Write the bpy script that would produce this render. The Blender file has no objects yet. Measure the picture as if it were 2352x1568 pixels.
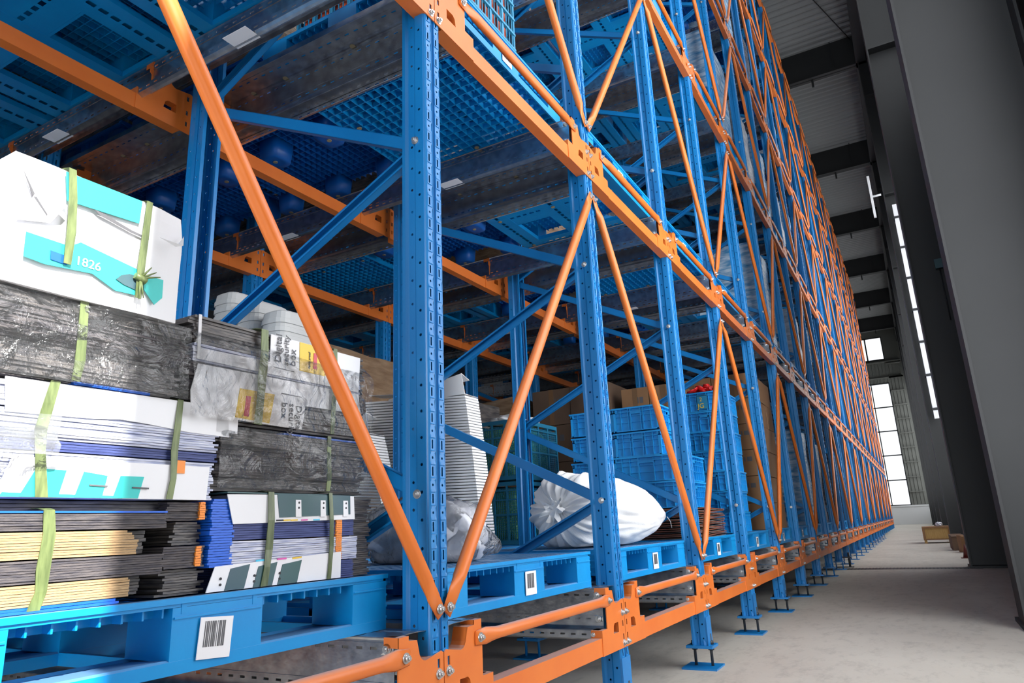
import bpy, bmesh, math, random
from mathutils import Matrix, Vector, noise
random.seed(7)
R_ = random.Random(11)
PI = math.pi
sc = bpy.context.scene
COL = sc.collection

# ------------------------------------------------------------------ camera
cam_d = bpy.data.cameras.new('camera'); cam = bpy.data.objects.new('camera', cam_d); COL.objects.link(cam)
yaw, pitch, roll = math.radians(29.0888), math.radians(15.0509), math.radians(-2.4583)
fw = Vector((math.cos(pitch)*math.cos(yaw), math.cos(pitch)*math.sin(yaw), math.sin(pitch)))
rt = fw.cross(Vector((0, 0, 1))).normalized(); up = rt.cross(fw)
r2 = math.cos(roll)*rt + math.sin(roll)*up; u2 = -math.sin(roll)*rt + math.cos(roll)*up
CAM = Vector((-1.7441, -1.2394, 0.5240))
cam.matrix_world = Matrix(((r2.x, u2.x, -fw.x, CAM.x), (r2.y, u2.y, -fw.y, CAM.y), (r2.z, u2.z, -fw.z, CAM.z), (0, 0, 0, 1)))
cam_d.sensor_width = 36; cam_d.lens = 1600.14/2352*36; cam_d.clip_start = 0.05; cam_d.clip_end = 300
sc.camera = cam
def px(p):
    d = Vector(p) - CAM; z = d.dot(fw)
    if z < .05: return None
    return (1176 + 1600.14*d.dot(r2)/z, 784 - 1600.14*d.dot(u2)/z, z)
def inview(x0, x1, y0, y1, z0, z1, m=60):
    P = [px((x, y, z)) for x in (x0, x1) for y in (y0, y1) for z in (z0, z1)]
    P = [p for p in P if p]
    if not P: return False
    return max(p[0] for p in P) > -m and min(p[0] for p in P) < 2352+m and max(p[1] for p in P) > -m and min(p[1] for p in P) < 1568+m

# ------------------------------------------------------------------ world, sun, added fill lamps
w = bpy.data.worlds.new('world'); sc.world = w; w.use_nodes = True
bg = w.node_tree.nodes['Background']; bg.inputs[0].default_value = (.80, .90, 1, 1); bg.inputs[1].default_value = 1.0
sun_d = bpy.data.lights.new('sun', 'SUN'); sun = bpy.data.objects.new('sun', sun_d); COL.objects.link(sun)
sun_d.energy = 14; sun_d.angle = math.radians(.6); sun_d.color = (1, .97, .92)
sun.rotation_euler = Vector((.30, .72, -.62)).to_track_quat('-Z', 'Y').to_euler()
def area(name, loc, d, sx, sy, e, col=(1, 1, 1)):
    l = bpy.data.lights.new(name, 'AREA'); l.shape = 'RECTANGLE'; l.size = sx; l.size_y = sy; l.energy = e; l.color = col
    o = bpy.data.objects.new(name, l); COL.objects.link(o); o.location = loc
    o.rotation_euler = Vector(d).to_track_quat('-Z', 'Y').to_euler(); return o
area('door_gap_fill', (-2.75, -2.9, 3.5), (0, 1, 0), 1.4, 7.5, 30, (.88, .95, 1))  # added fill lamp set in the invented door gap
area('near_end_fill', (-11.5, -1.2, 2.6), (1, .12, 0), 2.8, 5.5, 780, (.90, .95, 1))  # added fill lamp for faces turned to the near end; no door there
sc.view_settings.view_transform = 'Standard'; sc.view_settings.look = 'None'
sc.view_settings.gamma = 1; sc.view_settings.use_curve_mapping = False; sc.view_settings.exposure = 0.0
sc.cycles.max_bounces = 6; sc.cycles.diffuse_bounces = 4; sc.cycles.transparent_max_bounces = 12

# ------------------------------------------------------------------ materials
def srgb(r, g, b):
    f = lambda c: (c/12.92 if c <= .04045 else ((c+.055)/1.055)**2.4)
    return (f(r/255), f(g/255), f(b/255), 1)
def mat(name, col, rough=.5, metal=0, col2=None, scale=8, bump=0, bscale=60, detail=4, spec=.5, stretch=None, coat=0, lo=.35, hi=.65, dusty=0):
    m = bpy.data.materials.new(name); m.use_nodes = True; nt = m.node_tree; b = nt.nodes['Principled BSDF']
    b.inputs['Base Color'].default_value = col; b.inputs['Roughness'].default_value = rough
    b.inputs['Metallic'].default_value = metal; b.inputs['Specular IOR Level'].default_value = spec
    if coat: b.inputs['Coat Weight'].default_value = coat
    tc = nt.nodes.new('ShaderNodeTexCoord'); mp = nt.nodes.new('ShaderNodeMapping'); nt.links.new(tc.outputs['Object'], mp.inputs[0])
    if stretch: mp.inputs['Scale'].default_value = stretch
    if col2:
        n = nt.nodes.new('ShaderNodeTexNoise'); n.inputs['Scale'].default_value = scale; n.inputs['Detail'].default_value = detail
        nt.links.new(mp.outputs[0], n.inputs[0])
        r = nt.nodes.new('ShaderNodeValToRGB'); r.color_ramp.elements[0].position = lo; r.color_ramp.elements[1].position = hi
        r.color_ramp.elements[0].color = col; r.color_ramp.elements[1].color = col2
        nt.links.new(n.outputs[0], r.inputs[0]); src = r.outputs[0]
    else: src = None
    if dusty:  # a grey film of dust lying on upward surfaces
        g = nt.nodes.new('ShaderNodeNewGeometry'); s = nt.nodes.new('ShaderNodeSeparateXYZ'); nt.links.new(g.outputs['Normal'], s.inputs[0])
        mr = nt.nodes.new('ShaderNodeMapRange'); mr.inputs[1].default_value = .5; mr.inputs[2].default_value = 1; mr.inputs[4].default_value = dusty
        nt.links.new(s.outputs[2], mr.inputs[0]); mx = nt.nodes.new('ShaderNodeMix'); mx.data_type = 'RGBA'
        mx.inputs[7].default_value = (.42, .43, .44, 1); nt.links.new(mr.outputs[0], mx.inputs[0])
        if src: nt.links.new(src, mx.inputs[6])
        else: mx.inputs[6].default_value = col
        src = mx.outputs[2]
    if src: nt.links.new(src, b.inputs['Base Color'])
    if bump:
        n = nt.nodes.new('ShaderNodeTexNoise'); n.inputs['Scale'].default_value = bscale; n.inputs['Detail'].default_value = 3
        nt.links.new(mp.outputs[0], n.inputs[0])
        bn = nt.nodes.new('ShaderNodeBump'); bn.inputs['Strength'].default_value = bump; bn.inputs['Distance'].default_value = .01
        nt.links.new(n.outputs[0], bn.inputs['Height']); nt.links.new(bn.outputs[0], b.inputs['Normal'])
    return m
def emis(name, col, s):
    m = bpy.data.materials.new(name); m.use_nodes = True; nt = m.node_tree; nt.nodes.clear()
    o = nt.nodes.new('ShaderNodeOutputMaterial'); e = nt.nodes.new('ShaderNodeEmission'); e.inputs[0].default_value = col; e.inputs[1].default_value = s
    nt.links.new(e.outputs[0], o.inputs[0]); return m
def film_mat(name, tint, amt, rough=.12):
    m = bpy.data.materials.new(name); m.use_nodes = True; nt = m.node_tree; nt.nodes.clear()
    o = nt.nodes.new('ShaderNodeOutputMaterial'); t = nt.nodes.new('ShaderNodeBsdfTransparent'); g = nt.nodes.new('ShaderNodeBsdfGlossy')
    d = nt.nodes.new('ShaderNodeBsdfDiffuse'); d.inputs[0].default_value = tint; g.inputs['Roughness'].default_value = rough
    a = nt.nodes.new('ShaderNodeMixShader'); b = nt.nodes.new('ShaderNodeMixShader'); fr = nt.nodes.new('ShaderNodeFresnel'); fr.inputs[0].default_value = 1.5
    n = nt.nodes.new('ShaderNodeTexNoise'); n.inputs['Scale'].default_value = 14; n.inputs['Detail'].default_value = 5; n.inputs['Distortion'].default_value = 1.2
    tc = nt.nodes.new('ShaderNodeTexCoord'); nt.links.new(tc.outputs['Object'], n.inputs[0])
    bn = nt.nodes.new('ShaderNodeBump'); bn.inputs['Strength'].default_value = 1; bn.inputs['Distance'].default_value = .03
    nt.links.new(n.outputs[0], bn.inputs['Height']); nt.links.new(bn.outputs[0], g.inputs['Normal']); nt.links.new(bn.outputs[0], fr.inputs['Normal'])
    a.inputs[0].default_value = amt; nt.links.new(t.outputs[0], a.inputs[1]); nt.links.new(d.outputs[0], a.inputs[2])
    nt.links.new(fr.outputs[0], b.inputs[0]); nt.links.new(a.outputs[0], b.inputs[1]); nt.links.new(g.outputs[0], b.inputs[2])
    nt.links.new(b.outputs[0], o.inputs[0]); return m
M = {}
M['blue'] = mat('blue_paint', srgb(18, 122, 188), .34, col2=srgb(12, 114, 182), scale=3)
M['orange'] = mat('orange_paint', srgb(222, 119, 48), .40, col2=srgb(214, 108, 40), scale=4, dusty=.55)
M['galv'] = mat('galvanised_steel', (.34, .35, .38, 1), .27, .92, col2=(.52, .53, .55, 1), scale=22, detail=2, bump=.08, bscale=30)
M['galv_warm'] = mat('galvanised_steel_dusty', (.34, .33, .30, 1), .5, .35, col2=(.46, .45, .42, 1), scale=40, detail=2)
M['bolt'] = mat('zinc_bolt', (.62, .62, .62, 1), .3, .9)
M['plastic'] = mat('blue_plastic', srgb(0, 146, 214), .40, col2=srgb(0, 136, 206), scale=5, dusty=.35, bump=.05, bscale=40)
M['plastic_dark'] = mat('deep_blue_plastic', srgb(4, 92, 178), .42, col2=srgb(0, 84, 168), scale=5, dusty=.2)
M['crate'] = mat('crate_blue_plastic', srgb(24, 156, 222), .45, col2=srgb(18, 142, 212), scale=6)
M['crate2'] = mat('crate_blue_plastic_teal', srgb(36, 130, 168), .5)
M['plug'] = mat('rubber_plug', srgb(150, 138, 110), .7)
M['white'] = mat('white_paper', (.80, .80, .83, 1), .6)
M['whitesheet'] = mat('white_board', (.86, .86, .86, 1), .6, col2=(.82, .82, .82, 1), scale=5)
M['black'] = mat('black_ink', (.02, .02, .025, 1), .6)
M['ink'] = mat('grey_ink', (.10, .10, .11, 1), .6)
M['dark'] = mat('dark_steel', (.03, .032, .035, 1), .5, .3)
M['tan'] = mat('corrugated_board_edge', srgb(196, 164, 122), .8, col2=srgb(168, 138, 102), scale=30, stretch=(1, 1, 12), bump=.4, bscale=90)
M['greyboard'] = mat('grey_printed_board_edge', srgb(98, 92, 92), .7, col2=srgb(62, 60, 68), scale=22, stretch=(1.5, 1, 14), bump=.3, bscale=90)
M['darkboard'] = mat('dark_board_edge', srgb(112, 106, 102), .5, col2=srgb(66, 65, 70), scale=18, stretch=(1.5, 1, 16))
M['whiteboard'] = mat('white_printed_board_edge', srgb(214, 216, 228), .6, col2=srgb(150, 158, 192), scale=20, stretch=(1, 1, 18))
M['blueboard'] = mat('indigo_board_edge', srgb(72, 84, 140), .6, col2=srgb(46, 58, 112), scale=20, stretch=(1, 1, 18))
M['brightblue'] = mat('bright_blue_print', srgb(20, 96, 210), .45)
M['teal'] = mat('teal_print', srgb(46, 190, 186), .5)
M['green'] = mat('dark_green_print', srgb(52, 92, 90), .45, col2=srgb(60, 84, 100), scale=3)
M['yellow'] = mat('yellow_print', srgb(232, 194, 60), .5)
M['redink'] = mat('pink_red_print', srgb(206, 70, 84), .5)
M['magenta'] = mat('magenta_print', srgb(214, 90, 170), .5)
M['cyan'] = mat('cyan_print', srgb(70, 190, 226), .5)
M['orangeink'] = mat('orange_print', srgb(240, 140, 50), .5)
M['strap'] = mat('green_strapping', srgb(84, 98, 56), .45, col2=srgb(116, 130, 80), scale=30, stretch=(4, 4, .6))
M['strapdark'] = mat('dark_green_strapping', srgb(70, 84, 50), .35, col2=srgb(98, 110, 72), scale=30, stretch=(4, 4, .6))
M['sack'] = mat('white_woven_sack', (.82, .82, .82, 1), .5, bump=.15, bscale=260)
M['bag'] = mat('cloudy_plastic_bag', (.60, .61, .67, 1), .38, bump=.7, bscale=14, spec=.6)
M['film'] = film_mat('stretch_film', (.6, .62, .64, 1), .045)
M['filmload'] = film_mat('stretch_film_hazy', (.55, .57, .6, 1), .22)
M['carton'] = mat('brown_carton', srgb(150, 112, 76), .75, col2=srgb(134, 98, 66), scale=3)
M['cartondark'] = mat('darker_brown_carton', srgb(112, 88, 70), .8, col2=srgb(96, 76, 62), scale=3)  # darker, greyer version of the carton brown
M['tape'] = mat('packing_tape', srgb(120, 90, 62), .3)
M['copper'] = mat('reddish_sheet', srgb(140, 82, 60), .5, col2=srgb(104, 62, 48), scale=12)
M['greysheet'] = mat('grey_sheet', srgb(122, 112, 106), .6, col2=srgb(92, 84, 80), scale=9)
M['leaf'] = mat('green_goods', srgb(52, 150, 92), .4, col2=srgb(160, 214, 150), scale=120, lo=.45, hi=.62)
M['redcap'] = mat('red_plastic_cap', srgb(206, 34, 34), .3)
M['wood'] = mat('yellow_plywood', srgb(196, 160, 100), .7, col2=srgb(180, 144, 84), scale=6, stretch=(1, 8, 1))
M['bin'] = mat('grey_moulded_tray', (.50, .50, .49, 1), .5)
M['basketorange'] = mat('orange_goods', srgb(206, 84, 44), .5, col2=srgb(170, 60, 34), scale=20)
M['column'] = mat('dark_grey_column_paint', (.023, .024, .025, 1), .55, col2=(.018, .019, .020, 1), scale=1)
M['wall'] = mat('grey_wall_cladding', (.16, .165, .15, 1), .7)
M['roof'] = mat('roof_sheet', (.24, .245, .25, 1), .6)
M['wallwhite'] = mat('white_wall', (.75, .76, .77, 1), .7)
M['pane'] = emis('bright_window_pane', (.93, .96, 1, 1), 1.25)
M['fillpane'] = emis('added_fill_pane', (.95, .97, 1, 1), 6.8)  # glow of the unseen bay added for light
M['sidepane'] = emis('side_daylight_pane', (.94, .97, 1, 1), 4.0)
M['red'] = mat('red_plastic', srgb(96, 32, 26), .5)
def wrapmat(name, c1, c2):
    return mat(name, c1, .22, col2=c2, scale=5, stretch=(1, 1, 5), bump=.9, bscale=16, spec=.7, detail=6)
M['load_dark'] = wrapmat('wrapped_dark_load', srgb(58, 58, 64), srgb(118, 112, 108))
M['load_brown'] = wrapmat('wrapped_brown_load', srgb(122, 96, 72), srgb(150, 124, 98))
M['load_blue'] = wrapmat('wrapped_pale_blue_load', srgb(70, 140, 190), srgb(196, 214, 228))
M['load_white'] = wrapmat('wrapped_white_load', srgb(170, 174, 180), srgb(225, 228, 232))
def floor_mat():
    m = mat('dusty_concrete', (.44, .405, .355, 1), .62, col2=(.53, .495, .435, 1), scale=.8, bump=.15, bscale=9, detail=8)
    nt = m.node_tree; b = nt.nodes['Principled BSDF']; prev = b.inputs['Base Color'].links[0].from_socket
    n = nt.nodes.new('ShaderNodeTexNoise'); n.inputs['Scale'].default_value = 7; n.inputs['Detail'].default_value = 8; n.inputs['Roughness'].default_value = .75
    tc = nt.nodes.new('ShaderNodeTexCoord'); mp = nt.nodes.new('ShaderNodeMapping'); mp.inputs['Scale'].default_value = (.7, 1.6, 1)
    nt.links.new(tc.outputs['Object'], mp.inputs[0]); nt.links.new(mp.outputs[0], n.inputs[0])
    r = nt.nodes.new('ShaderNodeValToRGB'); r.color_ramp.elements[0].position = .27; r.color_ramp.elements[1].position = .5
    r.color_ramp.elements[0].color = (.72, .72, .72, 1); r.color_ramp.elements[1].color = (1, 1, 1, 1); nt.links.new(n.outputs[0], r.inputs[0])
    mx = nt.nodes.new('ShaderNodeMix'); mx.data_type = 'RGBA'; mx.blend_type = 'MULTIPLY'; mx.inputs[0].default_value = 1
    nt.links.new(prev, mx.inputs[6]); nt.links.new(r.outputs[0], mx.inputs[7]); nt.links.new(mx.outputs[2], b.inputs['Base Color']); return m
M['floor'] = floor_mat()

# ------------------------------------------------------------------ mesh builder
class MB:
    def __init__(s): s.v = []; s.f = []; s.sm = []
    def face(s, pts, smooth=False):
        n = len(s.v); s.v += [tuple(p) for p in pts]; s.f.append(tuple(range(n, n+len(pts)))); s.sm.append(smooth)
    def box(s, x0, x1, y0, y1, z0, z1, T=None):
        c = [(x0, y0, z0), (x1, y0, z0), (x1, y1, z0), (x0, y1, z0), (x0, y0, z1), (x1, y0, z1), (x1, y1, z1), (x0, y1, z1)]
        if T is not None: c = [tuple(T @ Vector(p)) for p in c]
        n = len(s.v); s.v += c
        for q in ((0, 3, 2, 1), (4, 5, 6, 7), (0, 1, 5, 4), (1, 2, 6, 5), (2, 3, 7, 6), (3, 0, 4, 7)):
            s.f.append(tuple(n+i for i in q)); s.sm.append(False)
        return s
    def rings(s, rings, cap=True, smooth=True, closed=True):
        n = len(s.v); k = len(rings[0])
        for r in rings: s.v += [tuple(p) for p in r]
        for a in range(len(rings)-1):
            for i in range(k if closed else k-1):
                j = (i+1) % k
                s.f.append((n+a*k+i, n+a*k+j, n+(a+1)*k+j, n+(a+1)*k+i)); s.sm.append(smooth)
        if cap:
            s.f.append(tuple(n+i for i in reversed(range(k)))); s.sm.append(False)
            b = n+(len(rings)-1)*k; s.f.append(tuple(b+i for i in range(k))); s.sm.append(False)
        return s
    def tube(s, p0, p1, r, n=10, r1=None):
        p0 = Vector(p0); p1 = Vector(p1); d = (p1-p0).normalized()
        a = d.orthogonal().normalized(); b = d.cross(a); r1 = r if r1 is None else r1
        return s.rings([[p0+(a*math.cos(t)+b*math.sin(t))*r for t in [2*PI*i/n for i in range(n)]],
                        [p1+(a*math.cos(t)+b*math.sin(t))*r1 for t in [2*PI*i/n for i in range(n)]]])
    def add(s, o, T=None, flip=False):
        n = len(s.v)
        s.v += [tuple(T @ Vector(p)) for p in o.v] if T is not None else list(o.v)
        s.f += [tuple(n+i for i in (reversed(f) if flip else f)) for f in o.f]; s.sm += o.sm; return s
    def strip(s, O, U, V, u0, u1, v0, v1, holes):
        """flat strip with centred holes; holes = [(vc, hu, hv, n)] sorted by vc"""
        O = Vector(O); U = Vector(U); V = Vector(V); P = lambda u, v: O+U*u+V*v
        uc = (u0+u1)/2
        if not holes: s.face([P(u0, v0), P(u1, v0), P(u1, v1), P(u0, v1)]); return s
        bounds = [v0]+[(holes[i][0]+holes[i+1][0])/2 for i in range(len(holes)-1)]+[v1]
        for i, (vc, hu, hv, n) in enumerate(holes):
            a, b = bounds[i], bounds[i+1]
            if n == 4:
                o = [(u0, a), (u1, a), (u1, b), (u0, b)]; h = [(uc-hu, vc-hv), (uc+hu, vc-hv), (uc+hu, vc+hv), (uc-hu, vc+hv)]
            else:
                o = [(u0, a), (uc, a), (u1, a), (u1, vc), (u1, b), (uc, b), (u0, b), (u0, vc)]
                h = [(uc+hu*math.cos(t), vc+hv*math.sin(t)) for t in [PI*1.25+PI/4*k for k in range(8)]]
            m = len(o); q = len(s.v); s.v += [tuple(P(*p)) for p in o]+[tuple(P(*p)) for p in h]
            for k in range(m):
                j = (k+1) % m; s.f.append((q+k, q+j, q+m+j, q+m+k)); s.sm.append(False)
        return s
    def mesh(s, name, m, solid=0):
        me = bpy.data.meshes.new(name); me.from_pydata(s.v, [], s.f)
        if any(s.sm): me.polygons.foreach_set('use_smooth', s.sm)
        me.validate(); me.update()
        if solid:
            bm = bmesh.new(); bm.from_mesh(me); bmesh.ops.remove_doubles(bm, verts=bm.verts, dist=1e-5)
            bmesh.ops.solidify(bm, geom=bm.faces[:], thickness=solid); bm.to_mesh(me); bm.free()
        me.materials.append(M[m]); return me
def put(name, me, parent=None, loc=(0, 0, 0), rot=None, scale=None, label=None, cat=None, group=None, kind=None):
    o = bpy.data.objects.new(name, me); COL.objects.link(o); o.location = loc
    if rot: o.rotation_euler = rot
    if scale: o.scale = scale
    if parent: o.parent = parent
    if label: o['label'] = label
    if cat: o['category'] = cat
    if group: o['group'] = group
    if kind: o['kind'] = kind
    return o
def thing(name, loc, label, cat, group=None, rot=None): return put(name, None, None, loc, rot, None, label, cat, group)
def clone(o, loc, parent=None, label=None, rot=None):
    c = o.copy(); COL.objects.link(c); c.location = loc
    if rot: c.rotation_euler = rot
    if parent: c.parent = parent
    if label: c['label'] = label
    for ch in list(o.children):
        d = ch.copy(); COL.objects.link(d); d.parent = c; d.matrix_parent_inverse = ch.matrix_parent_inverse.copy()
        for g in ch.children:
            e = g.copy(); COL.objects.link(e); e.parent = d; e.matrix_parent_inverse = g.matrix_parent_inverse.copy()
    return c
def plate(name, m, outer, holes, y0, y1, bev=0):
    """flat plate in the x-z plane with holes, between y0 and y1"""
    cu = bpy.data.curves.new(name, 'CURVE'); cu.dimensions = '2D'; cu.fill_mode = 'BOTH'; cu.extrude = (y1-y0)/2
    for pts in [outer]+holes:
        sp = cu.splines.new('POLY'); sp.points.add(len(pts)-1); sp.use_cyclic_u = True
        for k, p in enumerate(pts): sp.points[k].co = (p[0], p[1], 0, 1)
    o = bpy.data.objects.new('tmp', cu); COL.objects.link(o); dg = bpy.context.evaluated_depsgraph_get()
    me = bpy.data.meshes.new_from_object(o.evaluated_get(dg)); bpy.data.objects.remove(o)
    me.transform(Matrix.Translation((0, (y0+y1)/2, 0)) @ Matrix.Rotation(PI/2, 4, 'X')); me.name = name
    me.materials.clear(); me.materials.append(M[m]); return me
def to_mb(me):
    b = MB(); b.v = [tuple(v.co) for v in me.vertices]; b.f = [tuple(p.vertices) for p in me.polygons]; b.sm = [False]*len(b.f); return b
def text_mesh(name, body, size, m, depth=.0006):
    cu = bpy.data.curves.new(name, 'FONT'); cu.body = body; cu.size = size; cu.extrude = depth
    o = bpy.data.objects.new('tmp', cu); COL.objects.link(o); dg = bpy.context.evaluated_depsgraph_get()
    me = bpy.data.meshes.new_from_object(o.evaluated_get(dg)); bpy.data.objects.remove(o)
    me.transform(Matrix.Rotation(PI/2, 4, 'X')); me.materials.clear(); me.materials.append(M[m]); return me
ORD = ['', 'first', 'second', 'third', 'fourth', 'fifth', 'sixth', 'seventh', 'eighth', 'ninth', 'tenth', 'eleventh', 'twelfth', 'thirteenth', 'fourteenth',
       'fifteenth', 'sixteenth', 'seventeenth', 'eighteenth', 'nineteenth', 'twentieth', 'twenty-first', 'twenty-second', 'twenty-third', 'twenty-fourth',
       'twenty-fifth', 'twenty-sixth', 'twenty-seventh', 'twenty-eighth', 'twenty-ninth']
FZ = -.33; P = 1.4; LV = 2.3; NB = 27; TOP = 11.8

# ------------------------------------------------------------------ the building
def struct(name, b, m, **k): return put(name, b.mesh(name, m), kind='structure', **k)
struct('floor', MB().box(-12, 60, -12, 12, FZ-.2, FZ), 'floor')
b = MB(); b.box(-12, 60, -3, 12, 14.06, 14.2)
for k in range(0, 180):                                          # roof sheet ribs running along the roof beams
    x = 10+k*.26
    b.face([(x, -1.75, 14.06), (x+.07, -1.75, 13.99), (x+.07, 12, 13.99), (x, 12, 14.06)]); b.face([(x+.07, -1.75, 13.99), (x+.15, -1.75, 13.99), (x+.15, 12, 13.99), (x+.07, 12, 13.99)])
    b.face([(x+.15, -1.75, 13.99), (x+.2, -1.75, 14.06), (x+.2, 12, 14.06), (x+.15, 12, 13.99)])
struct('ceiling', b, 'roof')
struct('wall_back', MB().box(-12, 60, 9.5, 9.7, FZ, 14.1), 'column')
WY = -2.7; GX = 4.1; GL0 = .3
b = MB(); b.box(-12, -3.5, WY-.2, WY, FZ, 14.1); b.box(-3.5, -2.08, WY-.2, WY, 8.6, 14.1)  # unseen door gap, invented and sized to shape the sun patch
b.box(-2.08, GX, WY-.2, WY, 7.6, 14.1); b.box(-2.08, GX, WY-.2, WY, FZ, .5)
b.box(GX, 12.3, WY-.2, WY, FZ, 8.0); b.box(GX, 5.4, WY-.2, WY, 8, 14.1); b.box(5.4, 11.0, WY-.2, WY, 12, 14.1); b.box(11.0, 12.3, WY-.2, WY, 8, 14.1); b.box(12.3, 56.8, WY-.2, WY, FZ, 1.0); b.box(12.3, 56.8, WY-.2, WY, 9.5, 14.1)
for c in (18.5, 25.2, 32, 38.8, 45.6, 52.4): b.box(c-.5, c+.5, WY-.2, WY, 1.0, 9.5)
b.box(-2.08, GL0, WY-.2, WY, .5, 7.6)  # unseen pier, added as the straight edge of the sun patch
struct('wall_right', b, 'column')
# unseen glowing bay, added to light the rack face, beside the invented door gap
wf = MB()
for k in range(5): wf.box(GL0+k*(GX-GL0-.05)/4, GL0+.05+k*(GX-GL0-.05)/4, WY-.05, WY+.04, .5, 7.6)
for k in range(6): wf.box(GL0, GX, WY-.05, WY+.04, .5+k*1.41, .55+k*1.41)
win = struct('window_1', wf, 'dark')
put('pane', MB().box(GL0, GX, WY-.06, WY-.04, .5, 7.6).mesh('pane', 'fillpane'), win)  # glowing sheet added as soft light on the rack
wf = MB()
for k in range(5): wf.box(5.4+k*1.388, 5.45+k*1.388, WY-.08, WY+.02, 8, 12)
for z in (8, 9.97, 11.95): wf.box(5.4, 11.0, WY-.08, WY+.02, z, z+.05)
put('pane', MB().box(5.4, 11.0, WY-.14, WY-.12, 8, 12).mesh('pane', 'sidepane'), struct('window_2', wf, 'dark'))  # high glowing window, added to lighten the top of the second column
n = 3
for a, c in ((12.3, 18), (19, 24.7), (25.7, 31.5), (32.5, 38.3), (39.3, 45.1), (46.1, 51.9), (52.9, 56.6)):
    wf = MB()
    for k in range(5): x = a+(c-a-.05)*k/4; wf.box(x, x+.05, WY-.08, WY+.02, 1, 9.5)
    for k in range(6): z = 1+8.45*k/5; wf.box(a, c, WY-.08, WY+.02, z, z+.05)
    win = struct('window_%d' % n, wf, 'dark'); n += 1
    put('pane', MB().box(a, c, WY-.14, WY-.12, 1, 9.5).mesh('pane', 'sidepane'), win)
# end wall, with a tall strip of panes and one high window
EX = 57.0
b = MB(); b.box(EX, EX+.2, -3, -.72, 1.0, 14.1); b.box(EX, EX+.2, 1.5, 12, 1.0, 14.1)
b.box(EX, EX+.2, -.72, 1.5, 9.9, 11.75); b.box(EX, EX+.2, -.72, 1.5, 13.5, 14.1); b.box(EX, EX+.2, 1.0, 12, FZ, 14.1)
for k in range(18):
    y = -2.6+k*.23
    for z0, z1 in (((1, 14) if y < -.75 else (9.95, 11.7)), ): b.box(EX-.03, EX, y, y+.07, z0, z1)
for k in range(10): b.box(EX-.22, EX, -1.72, -.78, 1.9+k*1.05, 1.96+k*1.05)
b.box(EX-.22, EX, -1.72, 1.5, 10.3, 10.36); b.box(EX-.22, EX, -1.72, 1.5, 11.5, 11.58)
ew = struct('wall_end', b, 'wall')
struct('wall_base', MB().box(EX-.06, EX+.2, -3, 12, FZ, 1.0).box(EX-.12, EX, -3, 12, .9, 1.0), 'wallwhite')
b = MB()
for z in [1.02+k*1.78 for k in range(6)]: b.box(EX-.04, EX+.05, -.75, 1.5, z-.04, z+.04)
for y in (-.75, .46, 1.45): b.box(EX-.04, EX+.05, y, y+.07, 1, 9.9)
win = struct('window_20', b, 'dark')
for k in range(5): put('pane', MB().box(EX+.05, EX+.07, -.7, 1.5, 1.06+k*1.78, 2.76+k*1.78).mesh('pane', 'pane'), win)
b = MB(); b.box(EX-.04, EX+.05, -.75, 1.5, 11.72, 11.8); b.box(EX-.04, EX+.05, -.75, 1.5, 13.45, 13.52); b.box(EX-.04, EX+.05, -.75, -.68, 11.75, 13.5); b.box(EX-.04, EX+.05, .35, .45, 11.75, 13.5)
win = struct('window_21', b, 'dark'); put('pane', MB().box(EX+.05, EX+.07, -.7, 1.5, 11.78, 13.46).mesh('pane', 'pane'), win)
def hsec(L, d, wd, tf=.022, tw=.014):           # H section standing on z=0: flanges face +y and -y
    b = MB(); b.box(-wd/2, wd/2, -tf, 0, 0, L); b.box(-wd/2, wd/2, -d, -d+tf, 0, L); b.box(-tw/2, tw/2, -d+tf, -tf, 0, L); return b
XC = (4.95, 11.5, 18.5, 25.2, 32, 38.8, 45.6, 52.4)
hs = hsec(14.3, .88, .42)
hme = hs.mesh('column', 'column')
for k, x in enumerate(XC):
    c = put('steel_column', hme, None, (x, -1.76, FZ), kind='structure')
    put('base_plate', MB().box(-.3, .3, -1.0, .02, 0, .03).mesh('base_plate', 'column'), c)
    r = MB(); r.box(-.012, .012, -3.0+1.76, 12, 0, 1.0); r.box(-.13, .13, -3+1.76, 12, 0, .02)
    for q in range(5): r.box(-.1, .1, 1.5*q+.6, 1.5*q+.62, .02, 1.0)
    put('roof_beam', r.mesh('roof_beam', 'column'), c, (0, 0, 13.0-FZ))
    if k: put('stiffener', MB().box(-.2, .2, -.86, -.02, 9.15, 9.18).box(-.2, .2, -.86, -.02, 12.2, 12.22).mesh('stiffener', 'column'), c)
    if k >= 2:                                  # roof brace lugs hanging under the sheet
        put('beam_lug', MB().box(-.02, .02, 1.5, 1.56, -.25, 0).mesh('beam_lug', 'column'), c, (0, -.3, 13.0-FZ))
struct('trim_1', MB().box(-12, 57, -1.98, -1.72, 13.0, 13.06).box(-12, 57, -1.86, -1.84, 13.06, 14.0), 'column')
struct('trim_2', MB().tube((11.5, 0.5, 13.9), (18.5, -1.7, 13.9), .012, 6), 'column')
# drain channel across the aisle
dr = put('floor_drain', MB().box(11.12, 11.44, -1.9, 5, FZ-.005, FZ+.004).mesh('floor_drain', 'dark'), kind='structure')
b = MB()
for k in range(120): b.box(11.15, 11.41, -1.88+k*.05, -1.86+k*.05, FZ, FZ+.008)
put('grating', b.mesh('grating', 'dark'), dr, kind='stuff')

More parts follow.
